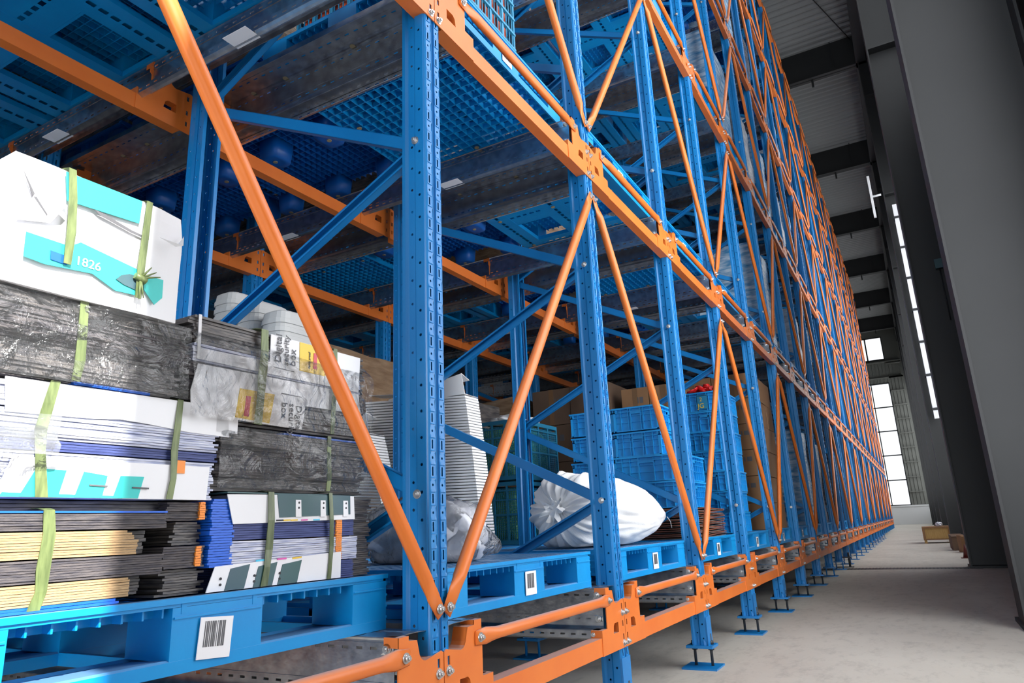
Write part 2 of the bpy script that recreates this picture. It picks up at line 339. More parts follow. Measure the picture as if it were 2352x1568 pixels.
# ------------------------------------------------------------------ racking meshes
PX = -.01; PW = .045
def post_mesh(z0, z1, detail):
    b = MB(); L = z1-z0; n = int(L/.08)
    slots = []; rounds1 = []; rounds2 = []
    if detail:
        for k in range(n):
            z = z0+.04+k*.08; slots += [(z-.02, .0036, .0135, 4), (z+.02, .0042, .0042, 8)]
            if k % 1 == 0: rounds1.append((z, .005, .005, 8)); rounds2.append((z+.03, .0048, .0048, 8))
    Z = (0, 0, 1)
    b.strip((0, 0, 0), (1, 0, 0), Z, -.038, -.010, z0, z1, slots); b.strip((0, 0, 0), (1, 0, 0), Z, .010, .038, z0, z1, slots)
    prof = [(-.010, 0), (-.006, .005), (.006, .005), (.010, 0)]
    for (xa, ya), (xb, yb) in zip(prof, prof[1:]): b.face([(xa, ya, z0), (xb, yb, z0), (xb, yb, z1), (xa, ya, z1)])
    for s in (-1, 1):
        fl = lambda pts: pts if s > 0 else pts[::-1]
        b.face(fl([(s*.038, 0, z0), (s*.045, .007, z0), (s*.045, .007, z1), (s*.038, 0, z1)]))
        b.strip((s*.045, 0, 0), (0, 1, 0), Z, .007, .040, z0, z1, rounds1)
        b.face(fl([(s*.045, .040, z0), (s*.036, .048, z0), (s*.036, .048, z1), (s*.045, .040, z1)]))
        b.strip((s*.036, 0, 0), (0, 1, 0), Z, .048, .074, z0, z1, rounds2)
        b.face(fl([(s*.036, .074, z0), (s*.046, .084, z0), (s*.046, .084, z1), (s*.036, .074, z1)]))
        b.face(fl([(s*.046, .084, z0), (s*.046, .096, z0), (s*.046, .096, z1), (s*.046, .084, z1)]))
        b.face(fl([(s*.046, .096, z0), (s*.030, .096, z0), (s*.030, .096, z1), (s*.046, .096, z1)]))
    return b
post_hi = post_mesh(-.2, TOP, True).mesh('upright_post', 'blue', solid=.0022)
post_lo = post_mesh(-.2, TOP, False).mesh('upright_post_far', 'blue')
fb = MB(); fb.box(-.07, .07, -.03, .13, -.215, -.2)
lev_me = fb.mesh('levelling_plate', 'blue')
base_me = MB().box(-.10, .10, -.05, .16, FZ, FZ+.01).mesh('base_plate', 'blue')
rod = MB(); rod.tube((0, 0, FZ), (0, 0, -.14), .009, 8); rod.tube((0, 0, -.232), (0, 0, -.215), .018, 6); rod.tube((0, 0, -.2), (0, 0, -.18), .018, 6)
rod_me = rod.mesh('threaded_rod', 'dark')
ft = MB(); ft.box(.046, .05, .0, .09, -.2, -.02); ft.box(-.05, .05, -.004, -.001, -.2, -.04)
foot_me = ft.mesh('foot_bracket', 'blue')
fl_ = MB(); fl_.add(fb).box(-.10, .10, -.05, .16, FZ, FZ+.01).tube((0, .0, FZ), (0, .0, -.14), .009, 6).tube((0, .1, FZ), (0, .1, -.14), .009, 6)
foot_far = fl_.mesh('levelling_foot', 'blue')
bt = MB(); bt.tube((0, .001, 0), (0, -.003, 0), .014, 12); bt.tube((0, -.003, 0), (0, -.011, 0), .0095, 6); bt.tube((0, -.011, 0), (0, -.016, 0), .005, 8)
bolt_me = bt.mesh('bolt', 'bolt')
# end connectors (right-hand side of a post; the left one is mirrored)
arc = [(.085+.03*math.sin(t), .22-.03*math.cos(t)) for t in [0, .4, .8, 1.2, 1.5]]
out = [(.002, 0), (.002, .197), (.012, .203), (.045, .197)]+arc+[(.124, .247), (.160, .249), (.160, .262), (.200, .262), (.200, .236), (.212, .230), (.212, .205), (.203, .195), (.203, .1), (.262, .1), (.262, .0)]
hole = [(.078, .071), (.078, .112), (.120, .112), (.132, .102), (.138, .071)]
sl = lambda x, z, a, c: [(x-a, z-c), (x+a, z-c), (x+a, z+c), (x-a, z+c)]
def connector(sgn):
    f = lambda pts: [(sgn*x, z) for x, z in pts]
    holes = [f(hole)]+[f(sl(.024, z, .006, .012)) for z in (.172, .045, .10)]
    b = to_mb(plate('c', 'orange', f(out), holes, -.0065, -.0025))
    path = out[3:14]
    for (xa, za), (xb, zb) in zip(path, path[1:]):
        b.face([(sgn*xa, -.0045, za), (sgn*xb, -.0045, zb), (sgn*xb, .045, zb), (sgn*xa, .045, za)])
    hp = hole+[hole[0]]
    for (xa, za), (xb, zb) in zip(hp, hp[1:]):
        b.face([(sgn*xa, -.0045, za), (sgn*xb, -.0045, zb), (sgn*xb, .03, zb), (sgn*xa, .03, za)])
    b.face([(sgn*.203, -.003, .1), (sgn*.262, -.003, .1), (sgn*.262, .045, .1), (sgn*.203, .045, .1)])
    b.face([(sgn*.262, -.003, .1), (sgn*.262, .045, .1), (sgn*.262, .045, .07), (sgn*.262, -.003, .07)])
    return b
connR = connector(1); connL = connector(-1)
connR_me = connR.mesh('end_connector', 'orange'); connL_me = connL.mesh('end_connector_left', 'orange')
beam_b = MB().box(.05, P-.05, -.0025, .048, .001, .07)
beam_me = beam_b.mesh('cross_beam', 'orange')
bf = MB(); bf.add(beam_b).add(connR).add(connL, Matrix.Translation((P, 0, 0)))
beam_far = bf.mesh('cross_beam_with_ends', 'orange')
def flat_tube(L, r, n=12, flat=.07, tr=.05):
    """round tube along +x with both ends pressed flat"""
    b = MB(); R = []
    for x, k in ((-.02, 1), (flat-.02, 1), (flat+tr-.02, 0), (L-flat-tr+.02, 0), (L-flat+.02, 1), (L+.02, 1)):
        w_ = r*1.35 if k else r; t_ = .0035 if k else r
        if x in (-.02, L+.02): w_ *= .8
        R.append([(x, (0 if not k else -0.0)+t_*math.cos(a), w_*math.sin(a)) for a in [2*PI*i/n for i in range(n)]])
    return b.rings(R)
va = Vector((P-.05, 0, 2.18-.315)); vl = va.length; vang = math.atan2(va.z, va.x)
vt = flat_tube(vl, .0205)
armR_me = MB().add(vt, Matrix.Rotation(-vang, 4, 'Y')).mesh('brace_tube', 'orange')
armL_me = MB().add(vt, Matrix.Rotation(-(PI-vang), 4, 'Y')).mesh('brace_tube_left', 'orange')
stop_me = flat_tube(1.036, .019, flat=.055, tr=.06).mesh('stop_tube', 'orange')
def chan(p0, p1, flip):
    """C channel between two points of the y-z plane; web on -x when not flipped"""
    p0 = Vector(p0); p1 = Vector(p1); d = (p1-p0); L = d.length; d.normalize(); nrm = Vector((0, -d.z, d.y))
    T = Matrix(((0, 1, 0, 0), (d.y, 0, nrm.y, 0), (d.z, 0, nrm.z, 0), (0, 0, 0, 1))); T.translation = p0
    s = -1 if not flip else 1; b = MB()
    b.box(-.02, L+.02, *(sorted((s*.014, s*.0118))), -.022, .022, T)
    for q in (-1, 1): b.box(-.02, L+.02, -.014, .014, *(sorted((q*.022, q*.0198))), T)
    for q in (-1, 1): b.box(-.02, L+.02, *(sorted((-s*.014, -s*.012))), *(sorted((q*.022, q*.013))), T)
    return b
st_up = chan((0, .05, 0), (0, 1.255, .585), False); st_dn = chan((0, 1.255, 0), (0, .05, .585), True)
up_me = st_up.mesh('frame_strut', 'blue'); dn_me = st_dn.mesh('frame_strut_open', 'blue')
RL = 6.38
def rail(detail):
    b = MB(); n = int(RL/.05)
    hs_ = [(.03+k*.05, .0035, .011, 4) for k in range(n)] if detail else []
    Y = (0, 1, 0)
    b.strip((0, 0, .262), (1, 0, 0), Y, .05, .10, .012, RL, []); b.strip((0, 0, .262), (1, 0, 0), Y, .10, .14, .012, RL, hs_); b.strip((0, 0, .262), (1, 0, 0), Y, .14, .197, .012, RL, [])
    b.face([(.05, .012, .262), (.05, RL, .262), (.05, RL, .235), (.05, .012, .235)])
    for z0, z1, h in ((.100, .122, 0), (.122, .152, 1), (.152, .219, 0), (.219, .249, 1), (.249, .262, 0)):
        b.strip((.197, 0, 0), (0, 0, 1), Y, z0, z1, .012, RL, hs_ if h else [])
    b.face([(.197, .012, .1), (.255, .012, .1), (.255, RL, .1), (.197, RL, .1)])
    b.strip((.255, 0, 0), (0, 0, 1), Y, .068, .098, .012, RL, hs_); b.face([(.255, .012, .1), (.255, RL, .1), (.255, RL, .098), (.255, .012, .098)])
    b.face([(.255, .012, .068), (.255, RL, .068), (.235, RL, .060), (.235, .012, .060)])
    return b
rr = rail(True); rlo = rail(False); MX = Matrix.Diagonal((-1, 1, 1, 1))
railR = rr.mesh('guide_rail', 'galv', solid=.002); railL = MB().add(rr, MX, True).mesh('guide_rail_left', 'galv', solid=.002)
railRlo = rlo.mesh('guide_rail_far', 'galv'); railLlo = MB().add(rlo, MX, True).mesh('guide_rail_far_left', 'galv')

# ------------------------------------------------------------------ the racking, bolted into one thing
rack = thing('shuttle_racking', (0, 0, 0), 'tall blue and orange pallet racking with galvanised rails filling the hall left of the aisle', 'racking')
ROW = 1.255
for i in range(-1, NB+1):                                        # upright posts
    for r in range(6):
        if r >= 2 and i > 9: continue
        if r >= 3 and i > 6: continue
        if i < 0 and r > 3: continue
        x, y = i*P+PX, r*ROW
        if r: T = (x, y+.07, 0)
        p = put('upright_post', post_hi if (r == 0 and i < 16) or (r < 3 and i < 7) else post_lo, rack, (x, y if r % 2 == 0 else y+.02, 0), (0, 0, 0) if r % 2 == 0 else (0, 0, PI))
        if r == 0 and 1 <= i <= 6:
            put('levelling_plate', lev_me, p); put('base_plate', base_me, p); put('foot_bracket', foot_me, p)
            for yy in (.0, .1): put('threaded_rod', rod_me, p, (.01, yy, 0))
            for zz in (-.07, -.15): put('bolt', bolt_me, p, (.05, .05, zz), (0, 0, PI/2))
        elif i < 20: put('levelling_foot', foot_far, p)
for k in range(6):                                               # cross beams and stop tubes
    z = k*LV
    for i in range(-2 if k in (0, 1, 2) else -1, NB):
        if not inview(i*P, (i+1)*P, 0, .1, z, z+.26): continue
        near = i < 6
        o = put('cross_beam', beam_me if near else beam_far, rack, (i*P, 0, z))
        if near:
            a = put('end_connector', connR_me, o); c = put('end_connector', connL_me, o, (P, 0, 0))
        if near:
            for bx, bz in ((.024, .145), (.024, .02)):
                for X in (bx, P-bx): put('bolt', bolt_me, o, (X, -.006, bz))
        s = put('stop_tube', stop_me, rack, (i*P+.182, -.011, z+.211))
        if i < 5:
            for X in (0, 1.036): put('bolt', bolt_me, s, (X, -.003, 0))
    for r in range(1, 5):
        for i in range(-2, 10 if r == 1 else 7):
            if k > 3 or not inview(i*P, (i+1)*P, r*ROW, r*ROW+.1, z, z+.26, 0): continue
            o = put('cross_beam', beam_far, rack, (i*P, r*ROW+.1 if r % 2 else r*ROW-.0, z), label='cross beam deep inside, behind the front row of posts')
for k in range(5):                                               # V braces on the face
    for i in range(-1, NB):
        up_r = (i % 2 == k % 2)                                  # bottom node at post i, else top node at post i
        z = k*LV+.315
        if not inview(i*P, (i+1)*P, 0, .1, z, z+1.9): continue
        if up_r: o = put('brace_tube', armR_me, rack, (i*P+.02, -.012, z))
        else: o = put('brace_tube', armL_me, rack, ((i+1)*P-.03, -.012, z))
        if i < 5:
            e = va if up_r else Vector((-va.x, 0, va.z))
            put('bolt', bolt_me, o, (0, -.004, 0)); put('bolt', bolt_me, o, (e.x, -.004, e.z))
far = MB()
for i in range(-1, NB+1):                                        # zigzag struts of the frames
    for q in range(-1, 10):
        zf = .635+1.17*q
        for me, src, z, op in ((up_me, st_up, zf, 0), (dn_me, st_dn, zf-.585, 1)):
            if z < -.1 or z > TOP-.6: continue
            if not inview(i*P, i*P, 0, 1.25, z, z+.6, 0): continue
            if i < 14:
                o = put('frame_strut', me, rack, (i*P+PX, 0, z))
                if i < 6 and not op: put('bolt', bolt_me, o, (-.047, .04, 0), (0, 0, -PI/2))
            else: far.add(src, Matrix.Translation((i*P+PX, 0, z)))
    if i <= 5:
        for q in range(-1, 4):
            zf = .635+1.17*q
            for me, z in ((up_me, zf), (dn_me, zf-.585)):
                if z > -.1 and inview(i*P, i*P, 2.5, 3.75, z, z+.6, 0): put('frame_strut', me, rack, (i*P+PX, 2*ROW, z))
put('far_frame_struts', far.mesh('far_frame_struts', 'blue'), rack, kind='stuff')
farR = MB(); lab_flat = MB().box(-.036, .036, 0, .125, -.001, .001).mesh('rail_label', 'white')
for k in range(6):                                               # galvanised shuttle rails, two to a bay
    z = k*LV
    for i in range(-2, NB):
        if not inview(i*P, (i+1)*P, 0, 3, z, z+.26, 0): continue
        for side in (0, 1):
            if i < 12:
                o = put('guide_rail', (railR if not side else railL) if i < 8 else (railRlo if not side else railLlo), rack, ((i+side)*P, 0, z))
                if i < 4 and k < 3:
                    sg = 1 if not side else -1
                    if side and k == 1 and i < 3:
                        for yy in (.64, 1.88): put('rail_label', lab_flat, o, (-.26, yy, .063))
                    for s_, zz in ((.197, .234), (.197, .137), (.255, .083)): put('bolt', bolt_me, o, (sg*s_, .035, zz), (0, 0, sg*PI/2))
            else:
                farR.add(rlo, Matrix.Translation(((i+side)*P, 0, z)) @ (Matrix.Identity(4) if not side else MX), bool(side))
put('far_guide_rails', farR.mesh('far_guide_rails', 'galv'), rack, kind='stuff')

# ------------------------------------------------------------------ pallets
PWd, PD, PH = 1.135, .96, .15
def deck(b, z0=.112):
    nx, ny = 26, 22; cx, cy = PWd/nx, PD/ny
    for i in range(nx):
        solid = i in (0, 12, 13, 25)
        hol = [] if solid else [((j+.5)*cy, .0125, .0125, 4) for j in range(ny) if j not in (0, 10, 11, 21)]
        b.strip((0, 0, PH-.004), (1, 0, 0), (0, 1, 0), i*cx, (i+1)*cx, 0, PD, hol)
    for i in range(1, nx): b.box(i*cx-.002, i*cx+.002, .013, PD-.013, z0, PH-.004)
    for j in range(1, ny): b.box(.013, PWd-.013, j*cy-.002, j*cy+.002, z0, PH-.004)
    zr = .131
    b.box(0, PWd, .001, .012, zr, PH-.001); b.box(0, PWd, PD-.012, PD-.001, zr, PH-.001); b.box(.001, .012, .001, PD-.001, zr, PH-.001); b.box(PWd-.012, PWd-.001, .001, PD-.001, zr, PH-.001)
    b.box(-.004, PWd+.004, -.004, .02, PH-.012, PH); b.box(-.004, PWd+.004, PD-.02, PD+.004, PH-.012, PH)
    return b
BX = ((0, .14), (.45, .685), (.995, PWd)); BY = ((0, .15), (.40, .56), (PD-.15, PD))
def pallet_runner():
    b = deck(MB())
    for x0, x1 in BX:
        for y0, y1 in BY: b.box(x0, x1, y0+.0005, y1-.0005, .0262, .1305)
    for y0, y1 in BY:                                            # bottom runners along x, with slotted sheets
        for q in range(3):
            ya = y0+(y1-y0)*q/3; yb = y0+(y1-y0)*(q+1)/3
            b.strip((0, 0, 0), (1, 0, 0), (0, 1, 0), 0, PWd, ya, yb, []) if q != 1 else b.strip((0, ya, 0), (0, 1, 0), (1, 0, 0), 0, yb-ya, 0, PWd, [(.03+.049*t, .011, .017, 4) for t in range(23)])
        b.face([(.001, y0+.006, .030), (PWd-.001, y0+.006, .030), (PWd-.001, y1-.006, .020), (.001, y1-.006, .020)])
        for y, q in ((y0, .006), (y1, -.006)): b.face([(0, y, 0), (PWd, y, 0), (PWd, y, .026), (0, y, .026)]); b.face([(0, y, .026), (PWd, y, .026), (PWd, y+q, .030 if q > 0 else .020), (0, y+q, .030 if q > 0 else .020)])
    for x0, x1 in BX:
        for y0, y1 in ((.15, .40), (.56, PD-.15)):
            b.box(x0, x0+.012, y0, y1, 0, .028); b.box(x1-.012, x1, y0, y1, 0, .028)
            for q in range(3):
                xa = x0+(x1-x0)*q/3; xb = x0+(x1-x0)*(q+1)/3
                b.strip((xa, 0, .001), (1, 0, 0), (0, 1, 0), 0, xb-xa, y0, y1, [(y0+.03+.05*t, .010, .015, 4) for t in range(5)] if q == 1 else [])
    for x0, x1 in BX[:1]+BX[2:]:                                 # moulded fins on the outer corner blocks
        xs = x0-.004 if x0 == 0 else x1-.002
        for z in (.03, .06, .09, .12): b.box(xs, xs+.006, .0, .15, z, z+.006)
    for x in (.47, .655): b.box(x, x+.012, -.0005, .002, .117, .139)
    for x0, x1 in BX: b.box(x0+.004, x1-.004, -.003, .001, .108, .112)
    return b
def pallet_gridfoot():
    b = deck(MB())
    for x0, x1 in BX:
        for y0, y1 in BY: b.box(x0, x1, y0+.0005, y1-.0005, .0262, .1305)
    for y in (0, PD-.008): b.box(0, PWd, y, y+.008, 0, .034)
    for x in (0, PWd-.008): b.box(x, x+.008, .008, PD-.008, 0, .034)
    nx, ny = 22, 19
    for i in range(1, nx): x = i*PWd/nx; b.box(x-.0022, x+.0022, .008, PD-.008, 0, .026)
    for j in range(1, ny): y = j*PD/ny; b.box(.008, PWd-.008, y-.0022, y+.0022, .0005, .0255)
    for i in range(nx+1):                                        # upstanding teeth round the foot
        x = min(max(i*PWd/nx, .01), PWd-.01)
        for y in (.012, PD-.03): b.box(x-.010, x+.010, y, y+.018, .026, .040)
    for x0, x1 in BX[:1]+BX[2:]:
        xs = x0-.004 if x0 == 0 else x1-.002
        for z in (.03, .06, .09, .12): b.box(xs, xs+.006, .0, .15, z, z+.006)
    for x0, x1 in BX: b.box(x0+.004, x1-.004, -.003, .001, .108, .112)
    return b
def pallet_legs():
    b = deck(MB(), .10); t = MB()
    for (x0, x1), (y0, y1) in [(a, c) for a in BX for c in BY]:
        cx, cy = (x0+x1)/2, (y0+y1)/2; rx, ry = min((x1-x0)/2, .085), (y1-y0)/2
        R = []
        for z, s in ((.115, 1), (.0, .86), (.0, .5)):
            R.append([(cx+rx*s*math.copysign(abs(math.cos(a))**.6, math.cos(a)), cy+ry*s*math.copysign(abs(math.sin(a))**.6, math.sin(a)), z) for a in [2*PI*k/16 for k in range(16)]])
        b.rings([r[::-1] for r in R], cap=True)
    return b
pl_run = pallet_runner().mesh('plastic_pallet', 'plastic'); pl_grid = pallet_gridfoot().mesh('plastic_pallet_grid', 'plastic'); pl_leg = pallet_legs().mesh('plastic_pallet_legs', 'plastic_dark')
plug_me = MB().tube((0, 0, -.0035), (0, 0, .001), .013, 12).mesh('rubber_plug', 'plug')
lab_me = MB().box(-.042, .042, -.002, 0, -.042, .042).mesh('barcode_label', 'white')
b = MB()
for t in range(12): ww = R_.choice((.0012, .002, .003)); b.box(-.03+t*.0045, -.03+t*.0045+ww, -.0028, -.002, -.018, .034)
bars_me = b.mesh('bars', 'ink')
def bay_words(i): return 'second bay left of the nearest tall post' if i == -2 else 'bay left of the nearest tall post' if i < 0 else ORD[i+1]+' bay beyond the nearest tall post'
ROWW = ('front row', 'second row', 'third row', 'fourth row')
used_p = []
def pallet(i, k, r, kind=None, y0=None):
    x = i*P+.12 if i >= 0 else i*P+.195; y = (.06 if i > 0 else (.08 if i == 0 else .145)) + r*1.02 if y0 is None else y0
    z = k*LV+.2635
    kind = kind if kind is not None else (0 if (i*3+k*5+r) % 3 else 1)
    me = (pl_run, pl_leg, pl_grid)[kind]
    where = {0: 'bottom', 1: 'second', 2: 'third', 3: 'fourth', 4: 'fifth'}[k]
    if i < 0: w_ = 'left of the nearest tall post' if i == -1 else 'at the left edge'
    else: w_ = 'in the %s bay past the nearest post' % ORD[i+1]
    o = put('plastic_pallet', me, None, (x, y, z), None, None, 'blue plastic pallet, %s tier, %s, %s' % (where, ROWW[r], w_), 'pallet', 'blue plastic pallets on the racking')
    dist = (Vector((x+.5, y+.4, z))-CAM).length
    if dist < 6 and k > 0:
        for (x0, x1), (y0, y1) in [(a, c) for a in BX for c in BY]: put('rubber_plug', plug_me, o, ((x0+x1)/2, (y0+y1)/2, 0))
    if r == 0 and i >= -1 and ((k == 0 and i < 6) or (k == 1 and i < 4)):
        l = put('barcode_label', lab_me, o, (.567, -.003, .063) if i >= 0 else (.555, -.003, .06), None if i >= 0 else (0, .07, 0)); put('bars', bars_me, l)
    used_p.append((i, k, r)); return o
for k in range(5):
    for i in range(-2, NB):
        for r in range(4):
            if i == -2 and (k == 0 or r < 1 and k > 2): continue
            if r == 1 and i > 7: continue
            if r == 2 and i > 4: continue
            if r == 3 and (i > 3 or k > 1): continue
            if k == 0 and r >= 2 and i < -1: continue
            if k > 2 and r > 1: continue
            if i > 17 and k > 3: continue
            if not inview(i*P+.2, i*P+1.2, r*1.02, r*1.02+.9, k*LV+.27, k*LV+.41, -10 if i > 0 else 20): continue
            kd = None
            if k == 0: kd = 0
            if k == 1 and i == 0: kd = 2 if r == 0 else 1
            if k == 1 and i in (2, 5, 7) and r == 0: kd = 2
            if k == 1 and i == 1: kd = (0, 1, 2, 0)[r]
            if k == 1 and i == -1: kd = 0
            pallet(i, k, r, kd)

# ------------------------------------------------------------------ generic wrapped loads for the upper tiers and the far bays
def crumple_box(wx, wy, h, amp, seed, nx=9, nz=11):
    b = MB(); grid = []
    def pt(x, y, z):
        q = Vector((x*3+seed, y*3, z*3)); n = noise.noise_vector(q)*amp+noise.noise_vector(q*3)*amp*.4
        rx = min(x, wx-x); ry = min(y, wy-y)
        return (x+n.x, y+n.y, max(0.001, z+n.z*(z > .01)))
    def sheet(f, nu, nv):
        base = len(b.v)
        for v in range(nv+1):
            for u in range(nu+1): b.v.append(pt(*f(u/nu, v/nv)))
        for v in range(nv):
            for u in range(nu):
                a = base+v*(nu+1)+u; b.f.append((a, a+1, a+nu+2, a+nu+1)); b.sm.append(True)
    sheet(lambda u, v: (u*wx, 0, v*h), nx, nz); sheet(lambda u, v: (wx, u*wy, v*h), nx, nz)
    sheet(lambda u, v: ((1-u)*wx, wy, v*h), nx, nz); sheet(lambda u, v: (0, (1-u)*wy, v*h), nx, nz)
    sheet(lambda u, v: (u*wx, v*wy, h), nx, nx); sheet(lambda u, v: (u*wx, (1-v)*wy, 0), nx, nx); return b
loads = []
for q, m in enumerate(('load_dark', 'load_brown', 'load_blue', 'load_white', 'load_dark', 'load_brown')):
    loads.append((crumple_box(1.04, .88, (1.25, 1.4, 1.3, 1.1, 1.0, 1.2)[q], .022, q*7.3).mesh('wrapped_load', m), ('dark', 'brown', 'pale blue', 'white', 'low dark', 'low brown')[q]))
def load(i, k, r, q):
    me, nm = loads[q]; x = i*P+.17 if i >= 0 else i*P+.24
    y = .10+r*1.02
    where = {0: 'bottom', 1: 'second', 2: 'third', 3: 'fourth', 4: 'fifth'}[k]
    w_ = ('left of the nearest tall post' if i < 0 else 'in the %s bay past the nearest post' % ORD[i+1])
    return put('wrapped_load', me, None, (x, y, k*LV+.4137), None, None, '%s film-wrapped load, %s tier, %s, %s' % (nm, where, ROWW[r], w_), 'load', 'film-wrapped pallet loads on the racking')
for (i, k, r) in used_p:
    if k == 0:
        if i >= 6: load(i, k, r, (0, 4, 0, 3, 0, 4, 2, 0, 4, 0)[(i+r*3) % 10])
        elif r >= 2: load(i, k, r, (0, 1)[(i+r) % 2] if i > 0 else 0)  # deep loads added to block light and darken the interior
    elif k == 1:
        if r == 0: (load(i, k, r, (0, 2, 4, 3)[i % 4]) if i >= 5 and i % 3 else None)
        else: load(i, k, r, R_.choice((0, 0, 4, 5)))  # rear-row loads put in to keep the depth dark
    elif r: load(i, k, r, R_.choice((0, 4, 0)))  # upper rear loads, added as light blockers
    elif k == 2 and 4 <= i <= 8: load(i, k, r, (2, 3, 2, 3, 2)[i-4])
    elif i > 4 and R_.random() < .45: load(i, k, r, R_.choice((2, 3, 0, 0)))

# ------------------------------------------------------------------ goods on the bottom tier
PT = .4137                                                       # top of the bottom-tier pallets
def sheets(x0, x1, y0, y1, z0, z1, n, jit=.006, sag=0.0, xs=8, gap=.14, edge=None):
    """n thin boards one on the other, each with its own overhang; sag bends the ends down"""
    b = MB(); h = (z1-z0)/n
    for k in range(n):
        za = z0+k*h; zb = za+h*(1-gap); a = x0+R_.uniform(-jit, jit); c = x1+R_.uniform(-jit, jit); ya = y0+R_.uniform(-jit*.4, jit*.4); yb = y1
        if edge: c += edge((k+.5)/n)
        R = []
        for t in range(xs+1):
            x = a+(c-a)*t/xs; f = (2*t/xs-1); dz = -sag*f*f+R_.uniform(-.0004, .0004)
            R.append([(x, ya, za+dz), (x, yb, za+dz), (x, yb, zb+dz), (x, ya, zb+dz)])
        b.rings([r[::-1] for r in R], smooth=False)
    return b
def boards(parent, m, x0, x1, y0, y1, z0, z1, n, **k):
    return put('board_sheets', sheets(x0, x1, y0, y1, z0, z1, n, **k).mesh('board_sheets', m), parent, kind='stuff')
def tagpanel(parent, name, m, pts, y, th=.0015):
    """thin printed panel outlined by its x, z corners, standing in front of the boards"""
    return put(name, plate(name, m, pts, [], y-th, y), parent)
def strap_part(parent, pts, wd, m='strap', depth=.5):
    """strapping band down the front: pts = [(x, y, z)], with a run back over the top"""
    b = MB(); R = []
    p0 = pts[0]; path = [(p0[0], p0[1]+depth, p0[2]+.002), (p0[0], p0[1]+.02, p0[2]+.003)]+list(pts)
    for k, p in enumerate(path):
        wv = wd*(1+.12*math.sin(k*2.1)); top = k < 2
        d = Vector((0, 0, .0015)) if top else Vector((0, -.0018, 0))
        q = Vector(p); R.append([q+Vector((-wv/2, 0, 0)), q+Vector((wv/2, 0, 0)), q+Vector((wv/2, 0, 0))+d, q+Vector((-wv/2, 0, 0))+d])
    b.rings(R, smooth=False)
    return put('strap', b.mesh('strap', m), parent)
def crinkle(x0, x1, y, z0, z1, amp, seed, nx=40, nz=14, back=.0, zf=None):
    b = MB(); n0 = 0
    for j in range(nz+1):
        for i in range(nx+1):
            x = x0+(x1-x0)*i/nx; z = z0+(z1-z0)*j/nz
            q = Vector((x*5+seed, z*22, seed)); d = noise.noise(q)*amp+noise.noise(q*2.7)*amp*.5
            zz = z+(zf(x) if zf else 0); over = max(0, (j-nz+4))*back if back else 0
            b.v.append((x, y+d-.002+over, zz-over*.15))
    for j in range(nz):
        for i in range(nx):
            a = j*(nx+1)+i; b.f.append((a, a+1, a+nx+2, a+nx+1)); b.sm.append(True)
    return b
GL = 'flattened carton bundles at the left edge'
Y0 = .165
# bundle 1: bottom left
t = thing('board_bundle', (0, 0, 0), 'lowest left bundle of flat cartons, tan and dark grey edges under a bright blue sheet', 'carton bundle', GL)
boards(t, 'brightblue', -1.24, -.865, Y0, .72, PT+.001, PT+.012, 2)
boards(t, 'tan', -1.24, -.845, Y0, .72, .426, .463, 8, jit=.003)
boards(t, 'greyboard', -1.24, -.772, Y0+.002, .72, .465, .505, 9, jit=.003)
boards(t, 'tan', -1.24, -.835, Y0, .72, .507, .555, 10, jit=.003, edge=lambda q: -.05*max(0, q-.55))
boards(t, 'greyboard', -1.24, -.772, Y0+.002, .72, .557, .588, 7, jit=.003)
put('top_sheet', MB().box(-1.24, -.772, Y0+.0, .72, .5885, .592).mesh('top_sheet', 'brightblue'), t)
boards(t, 'darkboard', -.845, -.79, Y0+.05, .7, .426, .463, 6); boards(t, 'darkboard', -.835, -.78, Y0+.06, .7, .507, .555, 6)
strap_part(t, [(-1.015, Y0-.002, .594), (-1.01, Y0-.003, .55), (-1.013, Y0-.003, .49), (-1.012, Y0-.003, .45), (-1.02, Y0-.0, .418)], .022)
# bundle 2: bottom right, printed flaps
t = thing('board_bundle', (0, 0, 0), 'bottom right bundle of flat cartons with green and white printed flaps, two dark straps', 'carton bundle', GL)
boards(t, 'darkboard', -.762, -.668, Y0+.02, .72, PT+.002, .470, 10, jit=.012); boards(t, 'greyboard', -.770, -.672, Y0+.006, .72, .472, .518, 9, jit=.004)
boards(t, 'darkboard', -.735, -.668, Y0+.03, .72, .520, .570, 9, jit=.012); boards(t, 'greyboard', -.768, -.672, Y0+.010, .72, .572, .612, 8, jit=.006)
boards(t, 'orangeink', -.690, -.676, Y0+.004, .5, .574, .613, 8, jit=.001); boards(t, 'orangeink', -.694, -.680, Y0+.002, .5, .474, .517, 8, jit=.001)
boards(t, 'brightblue', -.662, -.60, Y0-.001, .72, .468, .620, 26, jit=.004)
boards(t, 'blueboard', -.60, -.19, Y0, .72, PT+.002, .462, 9, jit=.002); boards(t, 'whiteboard', -.605, -.178, Y0-.001, .72, .464, .524, 12, jit=.003)
boards(t, 'blueboard', -.60, -.190, Y0+.001, .72, .526, .600, 14, jit=.002); boards(t, 'whiteboard', -.60, -.190, Y0+.001, .72, .602, .632, 6, jit=.002)
boards(t, 'orangeink', -.262, -.240, Y0-.003, .3, .466, .60, 26, jit=.001)
boards(t, 'darkboard', -.183, -.105, Y0+.02, .72, PT+.002, .628, 38, jit=.010)
f = tagpanel(t, 'printed_flap', 'white', [(-.627, .630), (-.606, .562), (-.192, .570), (-.198, .636)], Y0-.004, .002)
put('top_fold', MB().box(-.627, -.198, Y0-.006, Y0+.3, .633, .636).mesh('top_fold', 'green'), f)
tagpanel(f, 'green_block', 'green', [(-.478, .633), (-.468, .576), (-.212, .583), (-.214, .634)], Y0-.006)
